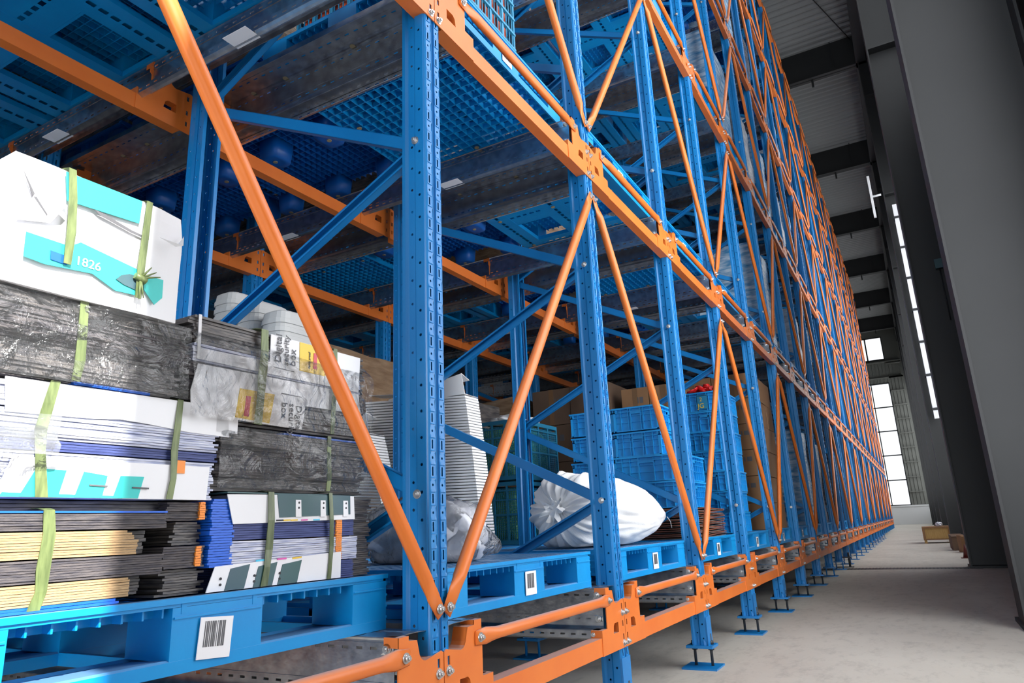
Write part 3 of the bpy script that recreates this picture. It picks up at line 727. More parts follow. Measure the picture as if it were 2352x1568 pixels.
for x in (-.418, -.330, -.243):
    tagpanel(f, 'white_tab', 'white', [(x, .620), (x+.002, .577), (x+.021, .577), (x+.018, .620)], Y0-.0075)
    for z in (.613, .600): put('printed_dot', MB().tube((x+.011, Y0-.0075, z), (x+.011, Y0-.0095, z), .003, 8).mesh('printed_dot', 'black'), f)
for x, m in ((-.478, 'black'), (-.455, 'yellow'), (-.430, 'yellow'), (-.395, 'magenta'), (-.352, 'cyan')): tagpanel(f, 'colour_bar', m, [(x, .571), (x, .5675), (x+.022, .568), (x+.022, .5715)], Y0-.006)
f = tagpanel(t, 'printed_flap', 'white', [(-.648, .470), (-.668, .416), (-.245, .4165), (-.245, .484)], Y0-.004, .002)
for a, c in ((-.612, -.558), (-.532, -.475), (-.458, -.395)): tagpanel(f, 'green_block', 'green', [(a+.006, .463), (a-.008, .4165), (c-.008, .4165), (c+.006, .470)], Y0-.006)
for x in (-.640, -.545, -.468):
    for z in (.430, .443): put('printed_dot', MB().tube((x+.008, Y0-.006, z), (x+.008, Y0-.008, z), .003, 8).mesh('printed_dot', 'black'), f)
for x, m in ((-.535, 'cyan'), (-.470, 'magenta'), (-.420, 'yellow')): tagpanel(f, 'colour_bar', m, [(x, .478), (x, .474), (x+.03, .475), (x+.03, .479)], Y0-.006)
strap_part(t, [(-.500, Y0-.008, .638), (-.497, Y0-.010, .57), (-.498, Y0-.007, .5), (-.503, Y0-.009, .46), (-.51, Y0-.009, .416)], .020, 'strapdark')
strap_part(t, [(-.296, Y0-.010, .640), (-.290, Y0-.011, .57), (-.284, Y0-.007, .5), (-.288, Y0-.008, .46), (-.292, Y0-.008, .416)], .014, 'strapdark')
# bundle 3: middle left, white and teal
t = thing('board_bundle', (0, 0, 0), 'middle left bundle of flat cartons with teal square print along its foot, green straps', 'carton bundle', GL)
boards(t, 'darkboard', -1.20, -.66, Y0+.04, .72, .594, .614, 3, jit=.01)
boards(t, 'whiteboard', -1.15, -.668, Y0, .72, .616, .700, 16, jit=.006); boards(t, 'blueboard', -1.15, -.66, Y0+.002, .72, .702, .722, 4, jit=.006)
boards(t, 'whiteboard', -1.14, -.665, Y0-.001, .72, .724, .776, 10, jit=.008); boards(t, 'whiteboard', -1.14, -.65, Y0-.001, .72, .778, .826, 9, jit=.008)
boards(t, 'brightblue', -1.26, -1.13, Y0+.01, .6, .616, .70, 8, jit=.004)
f = tagpanel(t, 'printed_flap', 'white', [(-1.121, .830), (-1.113, .766), (-.96, .770), (-.90, .775), (-.84, .772), (-.74, .764), (-.632, .762), (-.640, .832)], Y0-.004, .002)
f = tagpanel(t, 'printed_flap', 'white', [(-1.090, .688), (-1.112, .616), (-.684, .616), (-.680, .690)], Y0-.004, .002)
for pts in ([(-1.049, .668), (-.995, .667), (-1.005, .617), (-1.072, .617)], [(-.962, .666), (-.915, .660), (-.922, .617), (-.975, .617)], [(-.888, .661), (-.838, .661), (-.847, .617), (-.900, .617)]):
    tagpanel(f, 'teal_square', 'teal', pts, Y0-.006)
tagpanel(f, 'teal_strip', 'teal', [(-1.100, .624), (-1.104, .6165), (-.88, .6165), (-.88, .621)], Y0-.0055)
for a, z in ((-.95, .642), (-.862, .640)): tagpanel(f, 'ink_line', 'ink', [(a, z), (a, z-.003), (a+.036, z-.004), (a+.036, z-.001)], Y0-.008)
tagpanel(t, 'orange_edge', 'orangeink', [(-.772, .70), (-.772, .672), (-.745, .672), (-.745, .70)], Y0-.007)
strap_part(t, [(-1.035, Y0-.006, .834), (-1.043, Y0-.008, .79), (-1.050, Y0-.006, .74), (-1.046, Y0-.006, .70), (-1.040, Y0-.009, .65), (-1.035, Y0-.009, .616)], .020)
strap_part(t, [(-.768, Y0-.006, .834), (-.771, Y0-.008, .78), (-.773, Y0-.006, .72), (-.772, Y0-.009, .66), (-.778, Y0-.009, .616)], .015)
put('film_tail', crinkle(-1.22, -1.03, Y0-.03, .69, .765, .03, 3.1, 20, 8).mesh('film_tail', 'filmload'), t)
# bundle 4: middle right, dark boards under film
t = thing('board_bundle', (0, 0, 0), 'middle right bundle of dark flat cartons wrapped in film, one blue sheet among them', 'carton bundle', GL)
boards(t, 'darkboard', -.655, -.14, Y0+.03, .72, .640, .672, 6, jit=.012, sag=.0)
boards(t, 'greyboard', -.655, -.150, Y0+.012, .72, .674, .745, 12, jit=.014, sag=.002)
boards(t, 'darkboard', -.650, -.145, Y0+.006, .72, .747, .785, 7, jit=.012)
put('blue_sheet', MB().box(-.46, -.165, Y0+.0, .6, .7855, .790).mesh('blue_sheet', 'brightblue'), t)
put('stretch_film', crinkle(-.655, -.135, Y0-.004, .645, .79, .010, 8.2).mesh('stretch_film', 'film'), t)
strap_part(t, [(-.300, Y0-.004, .795), (-.302, Y0-.006, .74), (-.298, Y0-.006, .68), (-.30, Y0-.004, .645)], .015)
# bundle 5: upper left, dark boards under film, sagging
t = thing('board_bundle', (0, 0, 0), 'upper left bundle of dark grey flat cartons under film, carrying the white box', 'carton bundle', GL)
boards(t, 'darkboard', -1.27, -.775, Y0+.004, .72, .836, .905, 10, jit=.012); boards(t, 'greyboard', -1.27, -.760, Y0, .72, .907, .97, 10, jit=.012, edge=lambda q: .01*math.sin(q*3))
boards(t, 'darkboard', -1.27, -.765, Y0-.002, .72, .972, 1.0, 5, jit=.010)
put('blue_sheet', MB().box(-1.0, -.84, Y0-.004, .6, .8335, .8395).mesh('blue_sheet', 'brightblue'), t)
put('stretch_film', crinkle(-1.27, -.755, Y0-.008, .835, 1.003, .012, 1.7).mesh('stretch_film', 'film'), t)
strap_part(t, [(-1.0, Y0-.006, 1.003), (-.998, Y0-.008, .94), (-.996, Y0-.008, .88), (-.998, Y0-.004, .84)], .018)
# bundle 6: upper right with the lettered labels
t = thing('board_bundle', (0, 0, 0), 'upper right wrapped bundle of flat cartons with yellow blocks and large black lettering', 'carton bundle', GL)
boards(t, 'darkboard', -.745, -.150, Y0+.004, .74, .797, .86, 9, jit=.014); boards(t, 'greyboard', -.752, -.160, Y0, .74, .862, .93, 10, jit=.010)
boards(t, 'whiteboard', -.742, -.175, Y0-.001, .74, .932, .975, 6, jit=.003); boards(t, 'darkboard', -.75, -.160, Y0+.001, .74, .977, 1.042, 9, jit=.010)
def smalltext(p, body, size, x, z, rot, m='ink'):
    o = put('lettering', text_mesh('lettering', body, size, m), p, (x, Y0-.0085, z)); o.rotation_euler = (0, rot, 0); return o
f = tagpanel(t, 'printed_flap', 'white', [(-.738, 1.043), (-.734, .936), (-.185, .936), (-.180, 1.042), (-.523, 1.042), (-.522, .968), (-.727, .962), (-.730, 1.043)], Y0-.004, .002)
tagpanel(f, 'yellow_block', 'yellow', [(-.424, 1.041), (-.421, .962), (-.325, .962), (-.326, 1.041)], Y0-.006)
smalltext(f, 'Digital', .030, -.488, .970, -PI/2); smalltext(f, 'security', .026, -.463, .966, -PI/2); smalltext(f, 'box', .030, -.438, .969, -PI/2)
tagpanel(f, 'ink_line', 'ink', [(-.51, .957), (-.51, .9555), (-.44, .954), (-.44, .9555)], Y0-.006)
smalltext(f, 'damp proof', .010, -.385, .972, -PI/2); tagpanel(f, 'red_print', 'redink', [(-.372, 1.02), (-.372, .975), (-.360, .975), (-.360, 1.02)], Y0-.0075)
f = tagpanel(t, 'printed_flap', 'white', [(-.731, .925), (-.745, .86), (-.740, .815), (-.60, .806), (-.405, .803), (-.395, .868), (-.178, .872), (-.185, .930)], Y0-.0045, .002)
tagpanel(f, 'yellow_block', 'yellow', [(-.611, .884), (-.620, .812), (-.516, .808), (-.503, .884)], Y0-.0065)
tagpanel(f, 'red_print', 'redink', [(-.592, .868), (-.596, .818), (-.582, .817), (-.578, .868)], Y0-.008)
smalltext(f, 'Digital', .027, -.428, .866, PI/2); smalltext(f, 'security', .027, -.452, .868, PI/2); smalltext(f, 'box', .027, -.478, .868, PI/2)
tagpanel(f, 'ink_line', 'ink', [(-.48, .892), (-.48, .889), (-.41, .889), (-.41, .8905)], Y0-.0065)
put('end_flap', MB().box(-.670, -.610, Y0-.006, Y0-.002, .772, .846).mesh('end_flap', 'white'), t)
put('stretch_film', crinkle(-.755, -.140, Y0-.021, .80, 1.05, .010, 5.5, back=.015).mesh('stretch_film', 'film'), t)
b = MB()
for k in range(22):                                               # curled board ends at the right
    z = .80+k*.0105; w_ = .03+.02*math.sin(k*.9)+R_.uniform(-.008, .01)
    b.rings([[(-.165+w_*q, Y0+.01+.02*q, z+.006*math.sin(q*3+k)), (-.165+w_*q, .6, z+.006*math.sin(q*3+k)), (-.165+w_*q, .6, z+.005+.006*math.sin(q*3+k)), (-.165+w_*q, Y0+.01+.02*q, z+.005+.006*math.sin(q*3+k))][::-1] for q in (0, .4, .8, 1)], smooth=False)
put('curled_board_ends', b.mesh('curled_board_ends', 'darkboard'), t, kind='stuff')
strap_part(t, [(-.551, Y0-.014, 1.046), (-.548, Y0-.014, .98), (-.551, Y0-.014, .93), (-.553, Y0-.014, .87), (-.558, Y0-.014, .80)], .024)
strap_part(t, [(-.295, Y0-.014, 1.046), (-.292, Y0-.014, .96), (-.297, Y0-.014, .88), (-.300, Y0-.014, .80)], .015)
# the crushed white box on top
t = thing('white_carton', (-1.165, .150, 1.003), 'crushed white carton with turquoise print and two green bands on top of the bundles', 'box')
b = MB(); nx, ny, nz = 12, 10, 9; W3, D3, H3 = .362, .32, .258
def bp(x, y, z):
    q = Vector((x*6, y*6, z*6)); n_ = noise.noise(q)*.004; e = 0
    if z > H3-.07 and x > W3-.07: e = (z-(H3-.07))*(x-(W3-.07))*1.3
    return (x-e*1.1, y+n_+e*.8, z-e*.9+noise.noise(q*1.3+Vector((5, 0, 0)))*.003-(.010*(x/W3) if z > .2 else 0)*0)
def grid(f, nu, nv):
    base = len(b.v)
    for v in range(nv+1):
        for u in range(nu+1): b.v.append(bp(*f(u/nu, v/nv)))
    for v in range(nv):
        for u in range(nu): a = base+v*(nu+1)+u; b.f.append((a, a+1, a+nu+2, a+nu+1)); b.sm.append(False)
grid(lambda u, v: (u*W3, 0, v*H3), nx, nz); grid(lambda u, v: (W3, u*D3, v*H3), ny, nz); grid(lambda u, v: (0, (1-u)*D3, v*H3), ny, nz)
grid(lambda u, v: (W3-u*W3, D3, v*H3), nx, nz); grid(lambda u, v: (u*W3, v*D3, H3), nx, ny); grid(lambda u, v: (u*W3, (1-v)*D3, 0), nx, ny)
put('carton_body', b.mesh('carton_body', 'white'), t)
def bx(x, z): return (x+1.165, z-1.003)
def onbox(name, m, pts, y=-.006): return put(name, plate(name, m, [bx(*p) for p in pts], [], y-.0015, y), t)
onbox('turquoise_band', 'teal', [(-1.075, 1.256), (-1.066, 1.196), (-.914, 1.203), (-.912, 1.257)])
onbox('turquoise_strip', 'teal', [(-1.130, 1.105), (-1.128, 1.056), (-1.09, 1.052), (-1.0, 1.060), (-.95, 1.038), (-.905, 1.040), (-.905, 1.098), (-1.03, 1.118), (-1.05, 1.103)])
onbox('turquoise_patch', 'teal', [(-.890, 1.090), (-.889, 1.058), (-.862, 1.030), (-.845, 1.050), (-.846, 1.092)])
onbox('navy_print', 'brightblue', [(-1.084, 1.082), (-1.082, 1.064), (-1.052, 1.062), (-1.052, 1.080)], -.008)
onbox('dark_green_arc', 'green', [(-.952, 1.062), (-.935, 1.055), (-.905, 1.050), (-.905, 1.082), (-.925, 1.082), (-.942, 1.074)], -.008)
onbox('painted_fold_shadow', 'ink', [(-1.012, 1.198), (-1.0, 1.190), (-.93, 1.176), (-.889, 1.173), (-.889, 1.177), (-.93, 1.182), (-.99, 1.196)])  # dark strip painted as the shade inside the fold
onbox('slit', 'ink', [(-1.150, 1.225), (-1.128, 1.180), (-1.098, 1.150), (-1.098, 1.153), (-1.124, 1.184)])
b = MB(); b.face([(.045, -.008, .195), (.085, -.03, .165), (.075, -.006, .135), (.015, -.006, .120)]); b.face([(.045, -.008, .195), (.10, -.010, .16), (.085, -.03, .165)])
put('torn_paper', b.mesh('torn_paper', 'white'), t)
b = MB(); b.face([(.30, -.008, .185), (.345, -.03, .175), (.362, -.004, .21), (.34, -.010, .175)]); put('torn_paper', b.mesh('torn_paper', 'white'), t)
o = put('lettering', text_mesh('lettering', '1826', .026, 'white'), t, (.128, -.0085, .066))
strap_part(t, [(.100, -.010, .262), (.108, -.010, .20), (.112, -.012, .13), (.112, -.012, .06)], .016, depth=.3)
strap_part(t, [(.268, -.010, .258), (.266, -.010, .19), (.262, -.012, .10), (.262, -.012, .03)], .015, depth=.3)
b = MB()
for k, (dx, dz) in enumerate(((.03, .02), (.04, .012), (.018, .028), (-.004, -.05), (.006, -.045))): b.tube((.262, -.014, .075), (.262+dx, -.022, .075+dz), .0035, 6, .001)
b.tube((.250, -.014, .078), (.274, -.014, .07), .008, 8); put('strap_knot', b.mesh('strap_knot', 'strap'), t)

# plastic-wrapped bag in the first bay
def blob(cx, cy, cz, rx, ry, rz, amp, seed, nu=40, nv=24, flat=None, sq=1.0, fr=3.0):
    b = MB(); R = []
    for j in range(nv+1):
        ph = -PI/2+PI*j/nv; ring = []
        for i in range(nu):
            th = 2*PI*i/nu; c = math.cos(ph); f = lambda v: math.copysign(abs(v)**sq, v)
            d = Vector((f(c)*f(math.cos(th)), f(c)*f(math.sin(th)), f(math.sin(ph)))) if sq != 1 else Vector((c*math.cos(th), c*math.sin(th), math.sin(ph)))
            n_ = 1+amp*noise.noise(d*fr+Vector((seed, 0, 0)))+amp*.6*abs(noise.noise(d*fr*2.4+Vector((0, seed, 0))))
            p = Vector((cx+rx*d.x*n_, cy+ry*d.y*n_, cz+rz*d.z*n_))
            if flat is not None and p.z < flat: p.z = flat+.0005
            ring.append(p)
        R.append(ring)
    return b.rings(R, cap=False)
t = thing('plastic_bag', (.62, .50, PT), 'cloudy plastic bag of goods slumped behind the nearest tall post', 'bag')
put('bag_body', blob(0, 0, .10, .14, .24, .125, .22, 2.2, flat=0, sq=.7).mesh('bag_body', 'bag'), t)
put('film_skin', blob(0, 0, .105, .15, .255, .14, .25, 4.2, flat=0, sq=.75, fr=2).mesh('film_skin', 'film'), t)

# nested grey moulded trays, bagged, on the second row of the first bay
def tray_stack_mesh(n):
    tb = MB()
    for k in range(n):
        z = .04*k; R = []
        for zz, s in ((0, 1), (.022, 1), (.024, .965), (.055, .93), (.062, .86)):
            R.append([(.12*s*math.copysign(abs(math.cos(a))**.55, math.cos(a)), .082*s*math.copysign(abs(math.sin(a))**.55, math.sin(a)), z+zz) for a in [2*PI*i/20 for i in range(20)]])
        tb.rings(R, smooth=False)
    return tb.mesh('nested_trays', 'bin')
for y, n_, nm in ((1.56, 29, 'left of three'), (1.39, 27, 'middle of three'), (1.215, 25, 'right of three')):
    t = thing('tray_stack', (.50, y, PT+.106), 'stack of nested grey moulded trays, %s behind the carton bundles' % nm, 'tray stack', 'stacks of nested grey trays behind the carton bundles')
    put('nested_trays', tray_stack_mesh(n_), t, kind='stuff')
put('tray_plinth', MB().box(-.22, .25, .16, .72, 0, .104).mesh('tray_plinth', 'cartondark'), None, (.58, .95, PT), label='low brown carton under the nested grey trays', cat='box')

# tall leaning stack of white sheets
def lean_stack(name, x, y, ny, n, hh, lean, label):
    t = thing(name, (x, y, PT), label, 'sheet stack', 'leaning stacks of white sheets')
    b = MB(); R2 = random.Random(int(ny*100)+n)
    for k in range(n):
        z = k*hh; dy = lean*(k/n)**1.3+R2.uniform(-.0012, .0012); dz = .05*(k/n)
        b.rings([[(q*.0, dy+ny*s, z+dz*(s-.0)*1.2), (.16, dy+ny*s, z+dz*s*1.2), (.16, dy+ny*s, z+hh*.72+dz*s*1.2), (q*.0, dy+ny*s, z+hh*.72+dz*s*1.2)] for s, q in ((0, 1), (.5, 1), (1, 1))], smooth=False)
    put('white_sheets', b.mesh('white_sheets', 'whitesheet'), t, kind='stuff')
    zt = n*hh+.005; b = MB()
    b.face([(0, lean, zt), (0, lean+ny*.55, zt+.06), (.02, lean+ny*.98, zt+.10), (.16, lean+ny*.98, zt+.10), (.16, lean, zt)][::-1])
    b.face([(0, lean, zt), (.0, lean+.02, zt+.14), (.0, lean+ny*.75, zt+.04), (0, lean+ny*.6, zt+.0)][::-1]); b.face([(0, lean+.02, zt+.14), (.14, lean+.05, zt+.12), (.14, lean+ny*.7, zt+.10), (0, lean+ny*.75, zt+.04)])
    put('folded_top_sheet', b.mesh('folded_top_sheet', 'whitesheet', solid=.003), t)
    return t
lean_stack('white_sheet_stack', 1.98, 1.10, .84, 52, .0185, .10, 'tall leaning stack of thin white sheets just right of the nearest tall post')
lean_stack('white_sheet_stack', 1.72, 1.62, .40, 40, .0185, .16, 'shorter stack of thin white sheets partly behind the carton bundles')

# mesh crates with green goods
def crate_mesh():
    L, Wd, H = .66, .46, .46; b = MB()
    def side(O, U, w):
        nx = 4
        for q in range(nx+1): b.add(MB().box(-.008, .008, -.010, .0, 0, H), Matrix.Translation(Vector(O)+Vector(U)*(w*q/nx)) @ Matrix.Rotation(math.atan2(U[1], U[0]), 4, 'Z'))
        for z, h in ((0, .03), (.21, .012), (.32, .012), (H-.07, .012), (H-.03, .03)): b.add(MB().box(0, w, -.012, .0, z, z+h), Matrix.Translation(O) @ Matrix.Rotation(math.atan2(U[1], U[0]), 4, 'Z'))
        T = Matrix.Translation(O) @ Matrix.Rotation(math.atan2(U[1], U[0]), 4, 'Z')
        n1 = int(w/.017)
        for q in range(n1): b.add(MB().box(q*.017, q*.017+.004, -.006, -.003, .03, H-.05), T)
        for q in range(23): b.add(MB().box(0, w, -.006, -.003, .035+q*.017, .038+q*.017), T)
    side((0, 0, 0), (1, 0, 0), L); side((0, Wd, 0), (0, -1, 0), Wd); side((L, 0, 0), (0, 1, 0), Wd); side((L, Wd, 0), (-1, 0, 0), L)
    b.box(0, L, 0, Wd, 0, .008); return b.mesh('mesh_crate', 'crate2')
mc_me = crate_mesh()
gd_me = blob(0, 0, .2, .31, .21, .22, .10, 6.6, flat=.01, sq=.5, fr=9).mesh('green_goods', 'leaf')
for k, (x, y, z, nm) in enumerate(((2.96, 1.36, 0, 'lower, front one of the pair of stacks'), (2.96, 1.36, .475, 'upper, front one of the pair of stacks'), (2.96, 1.86, 0, 'lower, rear one beside the white sheets'), (2.96, 1.86, .475, 'upper, rear one beside the white sheets'))):
    t = put('mesh_crate', mc_me, None, (x, y, PT+z), None, None, 'blue mesh crate of green goods, %s' % nm, 'crate', 'mesh crates of green goods')
    g = put('green_goods', gd_me, t, (.33, .23, 0), kind='stuff')
b = blob(0, 0, .0, .22, .17, .06, .5, 3.3, flat=-.03, fr=4); put('plastic_liner', b.mesh('plastic_liner', 'sack'), None, (3.30, 1.58, PT+.475+.44+.035), label='white liner bulging out of the front top mesh crate', cat='liner')

# the big white sack
t = thing('white_sack', (1.66, .42, PT), 'large white woven sack lying down, its tied neck facing left', 'sack')
b = MB(); R = []; A0 = Vector((1.72, .46, .20)); A1 = Vector((2.72, .17, .145)); NU = 150; NS = 48
ax = (A1-A0); Lx = ax.length; axn = ax.normalized(); sd = Vector((0, 0, 1)).cross(axn).normalized(); upv = axn.cross(sd)
for j in range(NS+1):
    t_ = j/NS
    if t_ < .12: rr_ = .012+.188*math.sin(t_/.12*PI/2)
    else: rr_ = .20*(1-max(0, (t_-.42)/.58)**1.7*.96)
    rv = rr_*(1.0 if t_ < .5 else 1-.25*(t_-.5)); rh = rr_*(1.28 if t_ < .6 else 1.28+.0)
    xx = -.03+t_*Lx if t_ > .12 else (-.03+.12*Lx*(1-math.cos(t_/.12*PI/2))*.55+ (t_/.12)*.45*.12*Lx)
    ring = []
    for i in range(NU):
        a = 2*PI*i/NU; f = math.exp(-t_*5.0); c, s = math.cos(a), math.sin(a)
        q = Vector((c*1.3, s*1.3, t_*2.2))
        fold = .055*f*math.sin(a*11+7*noise.noise(q*1.6))+.06*f*math.sin(a*19+8*noise.noise(q+Vector((4, 0, 0))))+.16*f*noise.noise(Vector((c*3.1, s*3.1, t_*3)))+.05*f*math.sin(a*31+9*noise.noise(q*2))
        cr = .07*noise.noise(Vector((c*2.2, s*2.2, t_*7)))+.035*abs(noise.noise(Vector((c*4, s*4, t_*14+3))))
        kk = 1+fold*min(1, .15+t_*11)+cr
        p = A0+axn*(xx+.05*math.exp(-(t_/.03)**2)+.030*f*math.sin(a*11+7*noise.noise(q*1.6)+.6)*min(1, t_*14)+.012*f*math.sin(a*23+6*noise.noise(q*2))*min(1, t_*14)+.02*noise.noise(Vector((c*2, s*2, 7)))*f)+sd*(rh*c*kk)+upv*(rv*s*kk)
        if p.z < .004: p.z = .004
        ring.append(p-Vector((1.66, .42, 0)))
    R.append(ring)
b.rings(R, cap=True); put('sack_body', b.mesh('sack_body', 'sack'), t)
b = MB(); nk = A0-Vector((1.66, .42, 0))-axn*.012
for k in range(5):
    a = k*1.3; b.tube(nk+Vector((.006*math.cos(a), .034*math.cos(a+1), .034*math.sin(a+1))), nk+Vector((-.012, -.028*math.cos(a), .028*math.sin(a))), .009, 8)
b.rings([[nk+Vector((-.007*q+.004*math.sin(a*7)*q, 0, 0))+Vector((0, math.cos(a)*(.014+.011*q+.006*math.sin(a*7+q)*q+.003*math.sin(a*11)*q), math.sin(a)*(.014+.011*q+.006*math.sin(a*7+q)*q+.003*math.sin(a*11)*q))) for a in [2*PI*i/30 for i in range(30)]] for q in (0, 1, 2, 4)])
put('neck_tie', b.mesh('neck_tie', 'sack'), t)
e_ = A1-Vector((1.66, .42, 0)); put('loose_thread', MB().tube(e_, e_+Vector((.03, -.01, -.03)), .003, 6).tube(e_+Vector((.03, -.01, -.03)), e_+Vector((.04, -.012, -.07)), .002, 6).mesh('loose_thread', 'sack'), t)

# reddish sheets and shallow blue crates, second bay past the posts
t = thing('sheet_stack', (2.96, .10, PT), 'stack of wavy brown and reddish sheets under blue crates', 'sheet stack')
for q, m in ((0, 'greysheet'), (1, 'copper')):
    b = MB()
    for k in range(q, 22, 2):
        z = k*.0092
        b.rings([[(x, .006*math.sin(x*9+k), z+.004*math.sin(x*7+k*1.7)), (x, .84, z), (x, .84, z+.004+.003*q), (x, .006*math.sin(x*9+k), z+.004+.003*q+.004*math.sin(x*7+k*1.7))][::-1] for x in [R_.uniform(-.01, .01)+c*.99/12 for c in range(13)]], smooth=False)
    put('metal_sheets', b.mesh('metal_sheets', m), t, kind='stuff')
def solid_crate(L, Wd, H, me='crate'):
    b = MB()
    b.box(.012, L-.012, .012, Wd-.012, 0, .01)
    def side(O, ang, w):
        T = Matrix.Translation(O) @ Matrix.Rotation(ang, 4, 'Z'); bb = MB()
        bb.box(.006, w-.006, .014, .018, 0, H); bb.box(-.009, w+.009, -.009, .018, H-.012, H); bb.box(-.004, w+.004, -.004, .018, H-.036, H-.030); bb.box(.0, w, .0, .018, 0, .008)
        bb.box(.004, w-.004, .001, .012, H*.36, H*.36+.004); bb.box(.004, w-.004, .001, .012, H*.62, H*.62+.004) if w > .3 else None
        n = max(3, int(w/.055))
        for q in range(n+1):
            x = q*(w-.005)/n
            if abs(x-w/2) > w*.12: bb.box(x, x+.005, -.002, .018, 0, H)
        bb.box(w*.38, w*.38+.007, -.002, .012, 0, H); bb.box(w*.62-.007, w*.62, -.002, .012, 0, H); bb.box(w*.38, w*.62, -.002, .012, H-.05, H-.028)
        for x in (0, w-.03): bb.box(x, x+.03, .002, .012, H-.03, H)
        b.add(bb, T)
    side((0, 0, 0), 0, L); side((0, Wd, 0), -PI/2, Wd); side((L, 0, 0), PI/2, Wd); side((L, Wd, 0), PI, L)
    return b.mesh('stacking_crate', me)
c1 = solid_crate(.60, .48, .178); c2 = solid_crate(.56, .34, .172)
GC = 'blue stacking crates on the bottom tier'
for q, (x, y, z, nm) in enumerate(((2.98, .125, .206, 'lowest of the wide pair on the reddish sheets'), (2.98, .125, .388, 'second of the wide pair on the reddish sheets'),
                                   (3.06, .42+.20, .206, 'rear column, lowest, left of the wide pair'), (3.06, .62, .388, 'rear column, second up, left of the wide pair'), (3.04, .40+.2, .570, 'rear column, third up, above the wide pair'), (3.03, .60, .752, 'rear column, topmost, above the wide pair'))):
    put('stacking_crate', c1 if q < 2 else c2, None, (x, y if q < 2 else y-.0, PT+z), None, None, 'shallow blue stacking crate, %s' % nm, 'crate', GC)
for k in range(2): put('stacking_crate', c2, None, (3.02, .255, PT+.570+.182*k), None, None, 'shallow blue stacking crate, upper pair above the wide pair, %s' % ('lower' if k == 0 else 'top'), 'crate', GC)
for k in range(7):
    dx = (.0, .01, -.006, .008, .0, .012, .006)[k]
    o = put('stacking_crate', c2, None, (4.44+dx, .115+dx, PT+.002+.1745*k), None, None, 'blue stacking crate, %s of the tall column in the next bay%s' % (('lowest', 'second up', 'third up', 'fourth up', 'fifth up', 'sixth up', 'topmost')[k], ', heaped with red caps' if k == 6 else ''), 'crate', GC)
    if k == 6:
        lp = put('yellow_mark', MB().box(-.004, -.0015, .125, .215, .02, .145).mesh('yellow_mark', 'crate2'), o)
        m_ = text_mesh('lettering', 'JG', .06, 'yellow'); put('lettering', m_, lp, (-.0042, .215, .03), (0, 0, -PI/2))
        m_ = text_mesh('lettering', '2', .05, 'yellow'); put('lettering', m_, lp, (-.0042, .195, .09), (0, 0, -PI/2))
cap = MB(); cap.rings([[(r*math.cos(a), r*math.sin(a), z) for a in [2*PI*i/14 for i in range(14)]] for r, z in ((.012, -.012), (.026, -.008), (.040, .0), (.042, .006), (.034, .004), (.015, -.004))])
cap_me = cap.mesh('red_saucer', 'redcap')
for k in range(34):
    x = 4.47+R_.uniform(0, .50); y = .14+R_.uniform(0, .28); h = .06*(1-abs(x-4.70)/.34)*(1-abs(y-.28)/.22)
    put('red_saucer', cap_me, None, (x, y, PT+.1745*7+.012+max(0, h)*R_.uniform(.5, 1.3)), (R_.uniform(-.8, .8), R_.uniform(-.8, .8), 0), None, 'small dished red plastic disc heaped on the topmost crate of the tall column', 'disc', 'red discs heaped in the top crate')
b = blob(0, 0, 0, .25, .14, .035, .1, 1, flat=-.03); put('red_cap_bed', b.mesh('red_cap_bed', 'redcap'), None, (4.72, .285, PT+.1745*7+.0), label='mass of red caps filling the topmost crate of the tall column', cat='caps', kind='stuff')

# brown cartons
def carton(L, Wd, H, m='carton'):
    b = MB(); b.box(0, L, 0, Wd, 0, H); return b.mesh('brown_carton', m)
tape_c = {}
def cartons(x, y, z, L, Wd, H, nx, ny, nz, m, words, seed):
    me = carton(L-.008, Wd-.008, H-.006, m); tp = MB().box(-.0012, .0, .5*Wd-.03, .5*Wd+.02, 0, H-.006).box(0, L-.008, .5*Wd-.03, .5*Wd+.02, H-.006, H-.005).mesh('tape', 'tape')
    mk = MB().box(-.0015, 0, Wd*.2, Wd*.32, H*.55, H*.72).box(-.0015, 0, Wd*.36, Wd*.4, H*.55, H*.72).mesh('printed_mark', 'ink')
    rr2 = random.Random(seed)
    for a in range(nx):
        for c in range(ny):
            for k in range(nz):
                if a > 0 and 0 < c < ny-1 and k < nz-1: continue
                o = put('brown_carton', me, None, (x+a*L+rr2.uniform(0, .006), y+c*Wd+rr2.uniform(0, .005), z+k*H), None, None,
                        'brown carton, %s layer up, %s from the aisle, %s deep, %s' % (ORD[k+1], ORD[c+1], ORD[a+1], words), 'box', 'brown cartons, ' + words)
                if a == 0: put('tape', tp, o); put('printed_mark', mk, o)
cartons(4.42, .50, PT, .37, .27, .335, 2, 2, 4, 'carton', 'behind the tall crates', 1)
cartons(5.82, .10, PT, .36, .42, .27, 3, 2, 6, 'carton', 'bay after the crates', 2)
cartons(4.42, 1.15, PT, .50, .42, .36, 2, 2, 4, 'cartondark', 'second row behind the crates', 3)
cartons(2.98, 2.55, PT, .50, .42, .36, 1, 3, 4, 'cartondark', 'deep behind the mesh crates', 4)
cartons(5.82, 1.12, PT, .50, .42, .36, 1, 2, 4, 'cartondark', 'second row past the crates', 5)

